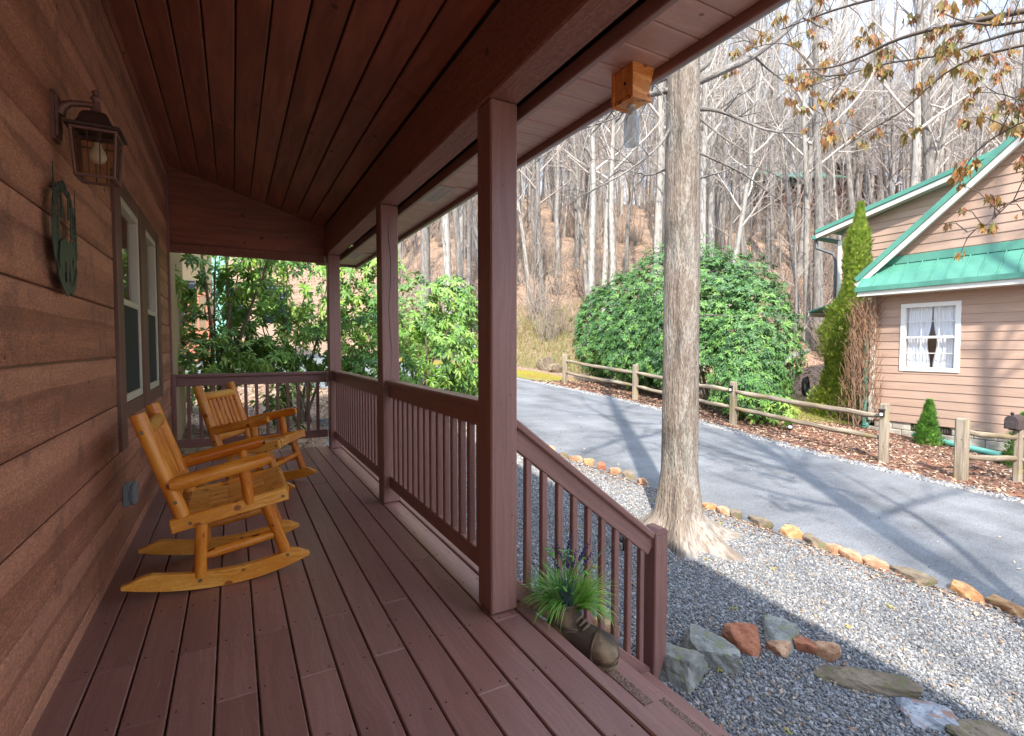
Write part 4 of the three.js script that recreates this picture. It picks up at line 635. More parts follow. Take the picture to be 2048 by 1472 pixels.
{
  const x = 11.49, z = -3.37, y = groundY(11.55, -3.35), B = thing('mailbox', 'dark bronze arched mailbox fixed to fence post', 'mailbox', [x - 0.09, y + 0.93, z]), m = plain(0x4b4140, 0.45, { metalness: 0.3 });
  const s = new THREE.Shape(); s.moveTo(-0.085, 0); s.lineTo(0.085, 0); s.lineTo(0.085, 0.13); s.absarc(0, 0.13, 0.085, 0, Math.PI, false); s.lineTo(-0.085, 0);
  mesh('body', new THREE.ExtrudeGeometry(s, { depth: 0.3, bevelEnabled: true, bevelSize: 0.006, bevelThickness: 0.006, bevelSegments: 2 }).rotateY(-Math.PI / 2).translate(0.17, 0, 0), m, B);
  const d = new THREE.Shape(); d.moveTo(-0.07, 0.012); d.lineTo(0.07, 0.012); d.lineTo(0.07, 0.115); d.quadraticCurveTo(0.03, 0.1, 0, 0.125); d.quadraticCurveTo(-0.03, 0.1, -0.07, 0.115); d.lineTo(-0.07, 0.012);
  mesh('door_panel', new THREE.ExtrudeGeometry(d, { depth: 0.012, bevelEnabled: true, bevelSize: 0.003, bevelThickness: 0.003, bevelSegments: 1 }).rotateY(-Math.PI / 2).translate(-0.14, 0, 0), m, B);
  mesh('ornament', merge([new THREE.SphereGeometry(0.026, 12, 8).translate(-0.1, 0.25, 0), new THREE.CylinderGeometry(0.014, 0.02, 0.06, 10).translate(-0.1, 0.22, 0)]), plain(0x2a2728, 0.4, { metalness: 0.5 }), B);
  mesh('bracket', box(0.2, 0.03, 0.12, 0.06, -0.017, 0), M.dark, B);
}
// ---------- corrugated drain pipe ----------
{
  const c = new THREE.CatmullRomCurve3([V(14.36, -0.84, -7.13), ...[[1755, 848], [1800, 866], [1860, 884], [1925, 900], [1985, 914], [2060, 930]].map(([u, v]) => { const p = onG(u, v); p.y += 0.075; return p; })]), n = 420, pts = c.getPoints(n), rd = pts.map((p, i) => 0.066 + 0.011 * Math.sin(i * 1.25));
  tag(mesh('drain_pipe', tube(pts, rd, 14), new THREE.MeshStandardMaterial({ color: 0x5f9c8e, roughness: 0.55 })), 'green corrugated drain pipe lying across the mulch bed', 'pipe');
}
// ---------- terracotta house behind the thicket ----------
{
  const O = thing('terracotta_house', 'pale house with terracotta deck railing and turquoise post behind the thicket', 'house', [0, 0, 0]), tc = plain(0xa8694e, 0.7), tq = plain(0x82b3a4, 0.6), cream = plain(0xc9b38c, 0.8), Z = -15.5, gy = groundY(-2, Z);
  const P = (u, v) => { const d = ray(u, v); return EYE.clone().addScaledVector(d, Z / d.z); };
  const xl = P(330, 660).x - 3.2, xr = P(425, 660).x, yd = P(400, 660).y, yt = P(400, 585).y;
  mesh('wall', span(xl, xr + 0.4, gy - 0.3, yt + 2.2, Z - 2.4, Z - 2.25), cream, O);
  for (let k = 0; k < 5; k++) { const w = mesh('window', span(xl + 0.5 + k * 1.25, xl + 1.25 + k * 1.25, yd + 0.3, yd + 1.5, Z - 2.24, Z - 2.2), plain(0x20272e, 0.15), O); mesh('frame', span(xl + 0.42 + k * 1.25, xl + 0.5 + k * 1.25, yd + 0.25, yd + 1.55, Z - 2.24, Z - 2.17), tc, w); mesh('shutter_bars', merge([0, 1, 2, 3].map(q => span(xl + 0.5 + k * 1.25, xl + 1.25 + k * 1.25, yd + 0.5 + q * 0.3, yd + 0.54 + q * 0.3, Z - 2.2, Z - 2.18))), plain(0x8b939c, 0.5), w); }
  mesh('deck', span(xl, xr, yd - 0.25, yd, Z - 2.2, Z + 0.05), tc, O);
  mesh('top_rail', span(xl, xr, yt - 0.1, yt, Z - 0.08, Z), tc, O);
  for (let x = xl + 0.1; x < xr; x += 0.2) mesh('baluster', span(x, x + 0.05, yd, yt - 0.1, Z - 0.06, Z - 0.02), tc, O);
  mesh('turquoise_post', span(xr + 0.02, xr + 0.32, gy - 0.2, yt + 2.4, Z - 0.3, Z), tq, O);
  const lt = []; for (let k = 0; k < 14; k++) { const x = xr - 2.6 + k * 0.22; lt.push(bar(V(x, gy, Z - 0.02), V(x + 0.7, yd - 0.25, Z - 0.02), 0.012, 0.04), bar(V(x + 0.7, gy, Z - 0.035), V(x, yd - 0.25, Z - 0.035), 0.012, 0.04)); } mesh('lattice', merge(lt), tc, O);
  mesh('roof', bar(V(xr + 0.8, yt + 2.35, Z - 1.4), V(xl - 0.4, yt + 2.35, Z - 1.4), 4.2, 0.15), tq, O);
}
// ---------- trees ----------
function growTree(seed, o) {
  const R = rng(seed), { h, r, first = 0.35, limbs = 16, spread = 0.3, subs = 6, twigs = 5, lean = 0.02, twigR = 0.009, sides = 9, droop = 0, wob = 0.12 } = o, T = [], tr = [], crown = [];
  let p = V(0, -0.3, 0), d = V((R() - 0.5) * lean * 2, 1, (R() - 0.5) * lean * 2).normalize(); const n = 14;
  for (let i = 0; i <= n; i++) { const t = i / n; T.push(p.clone()); tr.push(r * (0.1 + 0.9 * Math.pow(1 - t, 0.75)) * (i === 0 ? 1.55 : i === 1 ? 1.06 : 1)); d.add(V((R() - 0.5) * wob, 0.1, (R() - 0.5) * wob)).normalize(); p = p.clone().addScaledVector(d, h / n); }
  const on = t => { const k = Math.min(n - 1e-6, t * n), i = Math.floor(k); return [T[i].clone().lerp(T[i + 1], k - i), lerp(tr[i], tr[i + 1], k - i)]; };
  const limb = (p0, dir, L, rad, seg, up, jit) => { const P = [p0.clone()], rr = [rad], q = dir.clone(); for (let i = 1; i <= seg; i++) { q.add(V((R() - 0.5) * jit, up + (R() - 0.5) * jit * 0.6, (R() - 0.5) * jit)).normalize(); P.push(P[i - 1].clone().addScaledVector(q, L / seg)); rr.push(rad * (1 - 0.86 * i / seg)); } return [P, rr]; };
  const side = (d, R) => { const a = V(R() - 0.5, R() - 0.5, R() - 0.5).cross(d).normalize(); return d.clone().multiplyScalar(0.75).addScaledVector(a, 0.75).normalize(); };
  for (let i = 0; i < limbs; i++) {
    const t = lerp(first, 0.97, (i + R() * 0.7) / limbs), [b, br] = on(t), az = i * 2.39996 + R(), el = lerp(0.25, 0.95, t) - droop + R() * 0.3, L = h * spread * (1.15 - t * 0.75) * (0.6 + R() * 0.7);
    const [P, rr] = limb(b, V(Math.cos(az) * Math.cos(el), Math.sin(el), Math.sin(az) * Math.cos(el)), L, Math.min(br * 0.55, r * 0.32), 6, 0.10 - droop * 0.1, 0.34); crown.push(tube(P, rr, 5, false));
    for (let k = 0; k < subs; k++) {
      const q = 0.2 + 0.8 * (k + R()) / subs, j = Math.min(5, Math.floor(q * 6)), b2 = P[j].clone().lerp(P[j + 1], q * 6 - j), dd = P[j + 1].clone().sub(P[j]).normalize(), L2 = L * 0.42 * (0.5 + R() * 0.8) * (1.2 - q * 0.5), [P2, r2] = limb(b2, side(dd, R), L2, Math.max(twigR * 1.3, rr[j] * 0.5), 4, 0.08 - droop * 0.1, 0.4); crown.push(tube(P2, r2, 3, false));
      for (let w = 0; w < twigs; w++) { const q2 = 0.2 + 0.8 * (w + R()) / twigs, j2 = Math.min(3, Math.floor(q2 * 4)), b3 = P2[j2].clone().lerp(P2[j2 + 1], q2 * 4 - j2), d3 = P2[j2 + 1].clone().sub(P2[j2]).normalize(), [P3, r3] = limb(b3, side(d3, R), L2 * 0.5 * (0.4 + R() * 0.8), twigR, 2, 0.1, 0.4); crown.push(tube(P3, r3, 3, false)); }
    }
  }
  return { trunk: tube(T, tr, sides, true), crown: mergeGeometries(crown), on };
}
function barkTex(seed, a, b, lichen, L = 1.6, B = 0.8, fiss = 1) {
  const H = new Float32Array(512 * 512);
  const map = tex(512, 512, (u, v) => { const g = fb(u, v, Math.round(L * 7), 36, seed, 4, 0.65), f = fb(u, v, 70, 90, seed + 5, 2), l = fb(u, v, 5, 6, seed + 9, 5, 0.6); let c = mix3(a, b, sm(0.25, 0.75, g * 0.6 + f * 0.4)); c = mix3(c, lichen, sm(0.48, 0.7, l + (f - 0.5) * 0.4) * 0.55); c = mix3(c, [c[0] * 0.5, c[1] * 0.5, c[2] * 0.48], sm(0.52, 0.8, fb(u, v, 4, 6, seed + 31, 5, 0.6)) * 0.6); H[Math.floor(v * 512) * 512 + Math.floor(u * 512)] = g * fiss * 0.7 + f * 0.3; return c; }, L, B);
  return new THREE.MeshStandardMaterial({ map, bumpMap: tex(512, 512, (u, v) => { const h = H[Math.floor(v * 512) * 512 + Math.floor(u * 512)] * 255; return [h, h, h]; }, L, B, false), bumpScale: 0.012, roughness: 0.95 });
}
M.bark = barkTex(201, [118, 104, 90], [168, 152, 134], [172, 174, 164]); M.barkPale = barkTex(221, [130, 123, 116], [170, 163, 155], [188, 184, 177]); M.barkGrey = barkTex(241, [96, 90, 85], [136, 129, 122], [156, 153, 147]);
M.twig = plain(0x988c83, 0.95); M.twigDark = plain(0x5f534a, 0.95); M.twigPale = plain(0xaba29a, 0.95);

// hillside wood: six grown kinds, each tree a thing of its own
const kinds = [
  ['a', { h: 21, r: 0.22, first: 0.42, limbs: 17, spread: 0.24, subs: 7, twigs: 6 }, M.barkPale, 'tall pale straight trunked bare tree on the leafy hillside'],
  ['b', { h: 18, r: 0.15, first: 0.30, limbs: 18, spread: 0.22, subs: 7, twigs: 6, lean: 0.05 }, M.barkGrey, 'slim grey bare tree with low forking limbs on the hillside'],
  ['c', { h: 23, r: 0.28, first: 0.45, limbs: 16, spread: 0.26, subs: 7, twigs: 6 }, M.barkGrey, 'thick grey trunked bare tree on the leafy hillside'],
  ['d', { h: 13, r: 0.085, first: 0.25, limbs: 15, spread: 0.2, subs: 6, twigs: 5, lean: 0.08, twigR: 0.008 }, M.barkPale, 'thin pale sapling with upswept bare twigs on the hillside'],
  ['e', { h: 19, r: 0.18, first: 0.38, limbs: 18, spread: 0.25, subs: 7, twigs: 6, lean: 0.06 }, M.barkPale, 'leaning pale bare tree on the leafy hillside'],
  ['f', { h: 10, r: 0.06, first: 0.2, limbs: 14, spread: 0.24, subs: 6, twigs: 5, lean: 0.1, twigR: 0.007 }, M.barkGrey, 'small grey whip of a tree on the hillside'],
].map(([k, o, m, label], i) => { const g = growTree(300 + i * 11, { sides: 7, ...o }); return { ...g, m, label, o }; });
const wn2 = {};
function hillTree(k, x, z, sc, turn, label, group) {
  const K = kinds[k], y = groundY(x, z), c = new THREE.Group(); c.name = numbered('bare_tree'); c.position.set(x, y, z); c.rotation.y = turn; c.scale.setScalar(sc); scene.add(c);
  tag(c, label || K.label, 'tree', group || 'bare trees of the hillside wood'); mesh('trunk', K.trunk, K.m, c); mesh('crown', K.crown, k % 2 ? M.twig : M.twigPale, c); return c;
}
const keepOut = (x, z) => (x > 13 && x < 25 && z > -11.5 && z < 6);
{
  const R = rng(61), put = [];
  let n = 0, tries = 0;
  while (n < 170 && tries++ < 6000) {
    const u = 760 + R() * 1380, dep = 22 + Math.pow(R(), 0.9) * 36, d = ray(u, 736), x = d.x * dep, z = d.z * dep, s = hillS(x, z);
    if (s < 2.5 || keepOut(x, z) || put.some(p => Math.hypot(p[0] - x, p[1] - z) < 1.0)) continue;
    put.push([x, z]); n++; const q = R(), k = q < 0.2 ? 0 : q < 0.4 ? 1 : q < 0.48 ? 2 : q < 0.7 ? 3 : q < 0.84 ? 4 : 5; hillTree(k, x, z, 0.8 + R() * 0.45, R() * 6.28);
  }
  // the rest of the wood, farther up and aside: one mass
  const far = kinds.slice(0, 5).map(K => mergeGeometries([K.trunk, K.crown])), lists = far.map(() => []);
  const R2 = rng(62);
  for (let i = 0; i < 1500; i++) { const u = -300 + R2() * 2900, dep = 40 + R2() * 62, d = ray(u, 736), x = d.x * dep, z = d.z * dep; if (hillS(x, z) < 14 || keepOut(x, z)) continue; if (u > 740 && u < 2150 && dep < 50) continue; lists[Math.floor(R2() * 5)].push([x, z, 0.7 + R2() * 0.5, R2() * 6.28]); }
  const wood_ = new THREE.Group(); wood_.name = 'far_wood'; wood_.userData.kind = 'stuff'; wood_.userData.label = 'dense bare grey wood covering the upper hillside'; wood_.userData.category = 'wood'; scene.add(wood_);
  far.forEach((g, i) => { const m = new THREE.InstancedMesh(g, [plain(0x9b928a, 0.95), plain(0x84796f, 0.95), plain(0x978b82, 0.95), plain(0x8d8178, 0.95), plain(0xa59d95, 0.95)][i], lists[i].length); m.name = 'tree_mass'; m.userData.kind = 'stuff'; m.castShadow = m.receiveShadow = true; const q = new THREE.Object3D(); lists[i].forEach(([x, z, s, t], j) => { q.position.set(x, groundY(x, z), z); q.rotation.set(0, t, 0); q.scale.setScalar(s); q.updateMatrix(); m.setMatrixAt(j, q.matrix); }); wood_.add(m); });
}
// the pale clump and the other trees that stand out
hillTree(0, ...(p => [p.x, p.z])(at(1178, 600, 24)), 0.95, 0.3, 'left trunk of the white barked clump behind the rhododendron', 'white barked clump');
hillTree(4, ...(p => [p.x, p.z])(at(1205, 600, 24.5)), 0.95, 1.3, 'middle trunk of the white barked clump behind the rhododendron', 'white barked clump');
hillTree(0, ...(p => [p.x, p.z])(at(1226, 600, 24.3)), 0.9, 2.3, 'right trunk of the white barked clump behind the rhododendron', 'white barked clump');
hillTree(2, ...(p => [p.x, p.z])(at(1862, 600, 27)), 1.15, 0.9, 'largest forked grey tree rising behind the tan house roof');
hillTree(2, ...(p => [p.x, p.z])(at(1640, 600, 25)), 0.95, 2.2, 'thick grey tree on the slope left of the tan house');
hillTree(4, ...(p => [p.x, p.z])(at(1615, 600, 26)), 1.0, 4.2, 'pale tree close beside a thicker grey one left of the tan house');
hillTree(2, ...(p => [p.x, p.z])(at(850, 600, 25)), 1.0, 0.2, 'thick pale tree seen past the middle porch post');
hillTree(0, ...(p => [p.x, p.z])(at(898, 600, 22)), 1.0, 3.2, 'pale tree rising out of the light green shrub');
hillTree(1, ...(p => [p.x, p.z])(at(918, 600, 23)), 1.1, 1.2, 'slender grey tree beside the light green shrub');

// ---------- the yard tree ----------
{
  const base = gp(3.70, -3.46), T = thing('yard_tree', 'big straight grey barked tree with flared roots in the gravel yard', 'tree', [base.x, base.y, base.z]), R = rng(71);
  const prof = t => t < 0 ? 0.34 : t < 0.25 ? lerp(0.31, 0.205, sm(0, 0.25, t)) : t < 0.7 ? lerp(0.205, 0.166, sm(0.25, 0.7, t)) : lerp(0.166, 0.115, Math.min(1, (t - 0.7) / 11));
  const P = [], U = [], I = [], seg = 64, hs = []; for (let y = -0.2; y < 0.8; y += 0.04) hs.push(y); for (let y = 0.8; y < 11.5; y += 0.16) hs.push(y);
  const roots = [[0.2, 0.42], [1.35, 0.3], [2.3, 0.34], [3.5, 0.3], [4.35, 0.3], [5.3, 0.36]];
  hs.forEach((y, j) => { for (let k = 0; k <= seg; k++) { const a = k / seg * 6.28318; let r = prof(y); const fl = Math.exp(-Math.max(0, y + 0.05) * 7.5); for (const [ra, rl] of roots) { let da = a - ra; da = Math.atan2(Math.sin(da), Math.cos(da)); r += rl * fl * Math.exp(-da * da * 9); } r *= 1 + 0.07 * (f3(Math.cos(a) * 2.4, y * 0.6, Math.sin(a) * 2.4, 5, 3) - 0.5) + fl * 0.35 * (f3(Math.cos(a) * 5, y * 5, Math.sin(a) * 5, 15, 3) - 0.5) + 0.035 * (n3(Math.cos(a) * 14, y * 2.2, Math.sin(a) * 14, 6) - 0.5); P.push(Math.cos(a) * r + 0.02 * Math.sin(y * 0.5) - 0.004 * y, y, Math.sin(a) * r + 0.02 * Math.cos(y * 0.4)); U.push(y, k / seg * 1.6); } });
  for (let j = 0; j + 1 < hs.length; j++) for (let k = 0; k < seg; k++) { const a = j * (seg + 1) + k; I.push(a, a + seg + 1, a + 1, a + 1, a + seg + 1, a + seg + 2); }
  const g = new THREE.BufferGeometry(); g.setAttribute('position', new THREE.Float32BufferAttribute(P, 3)); g.setAttribute('uv', new THREE.Float32BufferAttribute(U, 2)); g.setIndex(I); g.computeVertexNormals();
  const yb = barkTex(261, [112, 99, 88], [140, 126, 112], [160, 157, 149], 1.9, 0.8); yb.bumpScale = 0.03; mesh('trunk', g, yb, T);
  const D = (u, v, dp = 4.75) => at(u, v, dp).sub(base), twig = (pts, r, sub) => {
    const c = new THREE.CatmullRomCurve3(pts), L = c.getLength(), n = Math.max(6, Math.round(L * 9)), p = c.getPoints(n), gs = [tube(p, p.map((_, i) => r * (1 - 0.8 * i / n)), 7, false)];
    for (let k = 0; k < sub; k++) { const t = 0.2 + 0.78 * R(), b = c.getPoint(t), d = c.getTangent(t), s = V(R() - 0.5, R() - 0.35, R() - 0.5).cross(d).normalize(), l2 = L * (0.18 + 0.25 * R()) * (1.15 - t), q = [b]; let dd = d.clone().multiplyScalar(0.7).addScaledVector(s, 0.8).normalize(); for (let i = 0; i < 5; i++) { dd.add(V((R() - 0.5) * 0.35, (R() - 0.55) * 0.3, (R() - 0.5) * 0.35)).normalize(); q.push(q[i].clone().addScaledVector(dd, l2 / 5)); } const r2 = r * 0.42 * (1 - t * 0.5); gs.push(tube(q, q.map((_, i) => Math.max(0.0016, r2 * (1 - 0.16 * i))), 4, false)); for (let w = 0; w < 4; w++) { const b2 = q[1 + w], s2 = V(R() - 0.5, R() - 0.5, R() - 0.5).normalize(), e2 = b2.clone().addScaledVector(dd, l2 * 0.2).addScaledVector(s2, l2 * 0.22); gs.push(tube([b2, b2.clone().lerp(e2, 0.5).add(V(0, 0.01, 0)), e2], [r2 * 0.5, r2 * 0.4, 0.0012], 3, false)); } }
    mesh('limb', mergeGeometries(gs), M.barkGrey, T);
  };
  twig([D(1385, 218), D(1430, 220), D(1480, 238, 4.6), D(1540, 262, 4.5), D(1618, 268, 4.3)], 0.024, 9);
  twig([D(1390, 228), D(1430, 262, 4.6), D(1470, 290, 4.5), D(1520, 318, 4.4)], 0.013, 7);
  twig([D(1340, 180), D(1290, 192, 4.5), D(1255, 205, 4.3), D(1215, 222, 4.2), D(1180, 260, 4.1), D(1160, 320, 4.0)], 0.03, 11);
  twig([D(1345, 250), D(1310, 300, 4.4), D(1250, 345, 4.3), D(1200, 372, 4.2), D(1130, 410, 4.1)], 0.014, 8);
  twig([D(1345, 150), D(1300, 175, 4.6), D(1240, 230, 4.4), D(1150, 265, 4.2), D(1065, 330, 4.1)], 0.018, 10);
  twig([D(1385, 300), D(1430, 320, 4.7), D(1490, 350, 4.9), D(1560, 400, 5.1), D(1620, 420, 5.3)], 0.013, 8);
  twig([D(1385, 360), D(1440, 345, 4.9), D(1500, 330, 5.2), D(1590, 370, 5.5)], 0.012, 6);
  twig([D(1350, 330), D(1300, 350, 5.0), D(1240, 340, 5.3), D(1190, 380, 5.5), D(1120, 400, 5.8)], 0.012, 7);
  twig([D(1392, 632), D(1420, 630, 4.6), D(1471, 633, 4.5)], 0.011, 0);
  twig([D(1385, 150), D(1420, 120, 4.9), D(1440, 40, 5.1), D(1470, -60, 5.3)], 0.03, 6);
  for (let i = 0; i < 13; i++) { const y = 4.2 + i * 0.55, az = i * 2.4, p = [V(0, y, 0)]; let d = V(Math.cos(az), 0.55, Math.sin(az)).normalize(); for (let k = 0; k < 6; k++) { p.push(p[k].clone().addScaledVector(d, 0.65 - i * 0.02)); d.add(V((R() - 0.5) * 0.4, 0.08, (R() - 0.5) * 0.4)).normalize(); } twig(p, 0.045 - i * 0.002, 8); }
}
// ---------- maple beside the steps: trunk off to the right, boughs with young bronze leaves overhead ----------
const leafMat = new THREE.MeshPhysicalMaterial({ vertexColors: true, roughness: 0.7, transmission: 0.35, thickness: 0, side: THREE.DoubleSide });
{
  const base = gp(4.05, 0.15), T = thing('maple_tree', 'maple with young bronze leaves whose boughs reach over the lane', 'tree', [base.x, base.y, base.z]), R = rng(81);
  const K = growTree(83, { h: 13, r: 0.19, first: 0.3, limbs: 16, spread: 0.34, subs: 6, twigs: 3, lean: 0.06, wob: 0.2 }); mesh('trunk', K.trunk, M.bark, T); mesh('crown', K.crown, M.twigDark, T);
  const fork = [V(0, 2.0, 0), V(0.15, 2.9, -0.35), V(0.35, 4.2, -0.6), V(0.5, 6.2, -0.5), V(0.6, 8.5, -0.7)]; mesh('fork', tube(new THREE.CatmullRomCurve3(fork).getPoints(24), Array.from({ length: 25 }, (_, i) => 0.11 * (1 - i / 30)), 9, false), M.bark, T);
  const fork2 = [V(0, 1.6, 0), V(0.35, 2.6, 0.1), V(0.8, 4.0, 0.1), V(1.1, 6.0, -0.2)]; mesh('fork', tube(new THREE.CatmullRomCurve3(fork2).getPoints(24), Array.from({ length: 25 }, (_, i) => 0.085 * (1 - i / 30)), 9, false), M.bark, T);
  const D = (u, v, dp) => at(u, v, dp).sub(base);
  // a spray of drooping three-lobed young leaves
  const spray = seed => { const Q = rng(seed), P = [], C = [], n = 9 + Math.floor(Q() * 6); for (let i = 0; i < n; i++) { const az = Q() * 6.28, dr = 0.35 + Q() * 0.75, L = 0.05 + Q() * 0.035, m = new THREE.Matrix4().makeRotationFromEuler(new THREE.Euler(Q() * 0.5, az, -dr - 0.55, 'YXZ')), o = V((Q() - 0.5) * 0.1, (Q() - 0.5) * 0.06, (Q() - 0.5) * 0.1), c = [[0.26, 0.12, 0.025], [0.34, 0.17, 0.025], [0.22, 0.16, 0.03], [0.28, 0.09, 0.03], [0.2, 0.19, 0.04]][Math.floor(Q() * 5)], k = 0.75 + Q() * 0.5;
      const v = (x, y, z) => V(x * L, y * L, z * L).applyMatrix4(m).add(o), t = (a, b, d) => { for (const q of [a, b, d]) { P.push(q.x, q.y, q.z); C.push(c[0] * k, c[1] * k, c[2] * k); } };
      const s = v(0, 0, 0), a1 = v(0.45, 0.05, 0.28), a2 = v(0.8, 0.02, 0.36), b = v(0.62, -0.02, 0.16), e = v(1.3, -0.12, 0), f = v(0.62, -0.02, -0.16), g1 = v(0.8, 0.02, -0.36), g2 = v(0.45, 0.05, -0.28), mid = v(0.5, -0.06, 0); t(s, a1, mid); t(a1, a2, b); t(a1, b, mid); t(b, e, mid); t(mid, e, f); t(mid, f, g2); t(f, g1, g2); t(s, mid, g2); }
    const g = new THREE.BufferGeometry(); g.setAttribute('position', new THREE.Float32BufferAttribute(P, 3)); g.setAttribute('color', new THREE.Float32BufferAttribute(C, 3)); g.computeVertexNormals(); return g; };
  const sprays = [1, 2, 3, 4, 5, 6].map(s => spray(s * 13));
  const bough = (list, r, leaves, sc = 1) => {
    const pts = list.map(p => D(...p)), c = new THREE.CatmullRomCurve3(pts), L = c.getLength(), n = Math.max(8, Math.round(L * 10)), p = c.getPoints(n), gs = [tube(p, p.map((_, i) => r * (1 - 0.75 * i / n)), 6, false)], at2 = [];
    for (let k = 0; k < leaves * 1.7; k++) { const t = 0.15 + 0.85 * (k + R() * 0.8) / (leaves * 1.7), b = c.getPoint(Math.min(1, t)), e = b.clone().add(V((R() - 0.5) * 0.45, (R() - 0.45) * 0.35, (R() - 0.5) * 0.45)); gs.push(tube([b, b.clone().lerp(e, 0.55).add(V(0, 0.03, 0)), e], [0.0035, 0.0028, 0.0015], 4, false)); at2.push(e); }
    const m = mesh('bough', mergeGeometries(gs), M.twigDark, T);
    for (const e of at2) { const s = mesh('leaf_spray', sprays[Math.floor(R() * 6)], leafMat, m); s.position.copy(e); s.rotation.y = R() * 6.28; s.scale.setScalar((0.6 + R() * 0.4) * sc); }
  };
  bough([[2230, -10, 3.0], [2048, 22, 3.2], [1950, 42, 3.4], [1850, 62, 3.6], [1780, 85, 3.8], [1720, 115, 4.0], [1660, 135, 4.2], [1600, 138, 4.4]], 0.022, 9);
  bough([[2230, 30, 3.0], [2048, 42, 3.2], [1990, 50, 3.3], [1920, 40, 3.4], [1875, 20, 3.5]], 0.014, 4);
  bough([[2200, 40, 3.4], [2048, 60, 3.6], [1960, 85, 3.8], [1880, 110, 4.0], [1770, 128, 4.3], [1690, 150, 4.5], [1610, 175, 4.8]], 0.014, 9);
  bough([[2260, 60, 3.2], [2048, 90, 3.4], [1900, 140, 3.9], [1800, 225, 4.2], [1740, 260, 4.4], [1680, 300, 4.6]], 0.012, 7);
  bough([[1720, 118, 4.0], [1680, 170, 4.1], [1650, 220, 4.2], [1640, 270, 4.25]], 0.008, 6);
  bough([[2200, -90, 3.2], [2000, -50, 3.5], [1850, -25, 3.8], [1720, 5, 4.1], [1640, 30, 4.4], [1560, 60, 4.7]], 0.02, 10);
  bough([[2260, 240, 2.6], [2120, 255, 2.7], [2060, 240, 2.8], [2010, 262, 2.9], [1975, 285, 3.0]], 0.01, 7);
  bough([[2220, 360, 2.9], [2060, 392, 3.0], [2020, 405, 3.05], [1980, 445, 3.1], [1925, 468, 3.15]], 0.007, 7, 0.75);
  bough([[2100, 180, 3.3], [2050, 200, 3.4], [2010, 190, 3.5], [1980, 185, 3.6]], 0.008, 5);
  bough([[1690, 148, 4.3], [1640, 150, 4.5], [1580, 90, 4.7], [1510, 95, 5.0], [1470, 120, 5.2]], 0.009, 8);
}
// trees of the yard behind the viewer, whose branch shadows cross the lane and the tan wall
[[-3.5, 10.5, 2, 'grey yard tree behind the cabin roof'], [3.0, 9.5, 0, 'pale yard tree standing uphill of the parking strip'], [8.8, 6.0, 1, 'slim grey tree on the near side of the lane'], [-1, 15, 4, 'leaning pale tree at the back of the yard'], [6.4, 11.5, 0, 'second pale tree along the near side of the lane'], [11.3, -0.6, 1, 'pale tree at the verge whose shadow climbs the tan wall']].forEach(([x, z, k, l], i) => hillTree(k, x, z, 0.9, i * 1.7, l, 'yard trees behind the cabin'));

// ---------- broadleaf evergreen shrubs ----------
const glossy = new THREE.MeshPhysicalMaterial({ vertexColors: true, roughness: 0.5, transmission: 0.28, thickness: 0, side: THREE.DoubleSide });
function leafCloud(seed, pts, { len = 0.11, wid = 0.03, n = 8, cols, droop = 0.35 }) {   // pts: [position, outward]
  const R = rng(seed), P = [], C = [], X = V(0, 0, 0), q = new THREE.Quaternion(), Y = V(0, 1, 0);
  for (const [p, o] of pts) {
    q.setFromUnitVectors(Y, o); const tw = R() * 6.28, c0 = cols[Math.floor(R() * cols.length)];
    for (let i = 0; i < n; i++) {
      const az = tw + i / n * 6.2832 + (R() - 0.5) * 0.5, el = 0.5 - R() * (0.5 + droop), L = len * (0.7 + R() * 0.5), w = wid * (0.8 + R() * 0.4), k = 0.7 + R() * 0.6;
      const d = V(Math.cos(az) * Math.cos(el), Math.sin(el), Math.sin(az) * Math.cos(el)).applyQuaternion(q), s = V(-Math.sin(az), 0, Math.cos(az)).applyQuaternion(q), nn = d.clone().cross(s);
      const a = p, m = p.clone().addScaledVector(d, L * 0.55).addScaledVector(nn, -L * 0.06), l = m.clone().addScaledVector(s, w).addScaledVector(nn, 0.012 * L / 0.1 * 0.6), r = m.clone().addScaledVector(s, -w).addScaledVector(nn, 0.012 * L / 0.1 * 0.6), t = p.clone().addScaledVector(d, L).addScaledVector(Y, -L * droop * 0.35);
      for (const v of [a, l, m, a, m, r, l, t, m, m, t, r]) { P.push(v.x, v.y, v.z); C.push(c0[0] * k, c0[1] * k, c0[2] * k); }
    }
  }
  const g = new THREE.BufferGeometry(); g.setAttribute('position', new THREE.Float32BufferAttribute(P, 3)); g.setAttribute('color', new THREE.Float32BufferAttribute(C, 3)); g.computeVertexNormals(); return g;
}
const inLobes = (lobes, p) => lobes.some(([c, r]) => ((p.x - c.x) / r.x) ** 2 + ((p.y - c.y) / r.y) ** 2 + ((p.z - c.z) / r.z) ** 2 < 0.8);
function shell(R, lobes, count, inner = 0.25) {            // points on the outside of overlapping lobes
  const out = []; let guard = 0;
  while (out.length < count && guard++ < count * 30) { const [c, r] = lobes[Math.floor(R() * lobes.length)], d = V(R() - 0.5, R() - 0.5, R() - 0.5); if (d.lengthSq() > 0.25 || d.lengthSq() < 0.001) continue; d.normalize(); const k = (1 - inner * R() * R() + 0.1 * (R() - 0.5)) * (0.86 + 0.36 * f3(d.x * 2.6 + c.x * 3, d.y * 2.6, d.z * 2.6 + c.z, 55, 2)), p = V(c.x + d.x * r.x * k, c.y + d.y * r.y * k, c.z + d.z * r.z * k); if (inLobes(lobes, p) && R() > 0.12) continue; if (R() < 0.07) p.addScaledVector(d, 0.08 + R() * 0.26); if (p.y < groundY(p.x, p.z) + 0.15) continue; const o = V(d.x / r.x, d.y / r.y, d.z / r.z).normalize().add(V((R() - 0.5) * 0.5, 0.45, (R() - 0.5) * 0.5)).normalize(); out.push([p, o]); }
  return out;
}
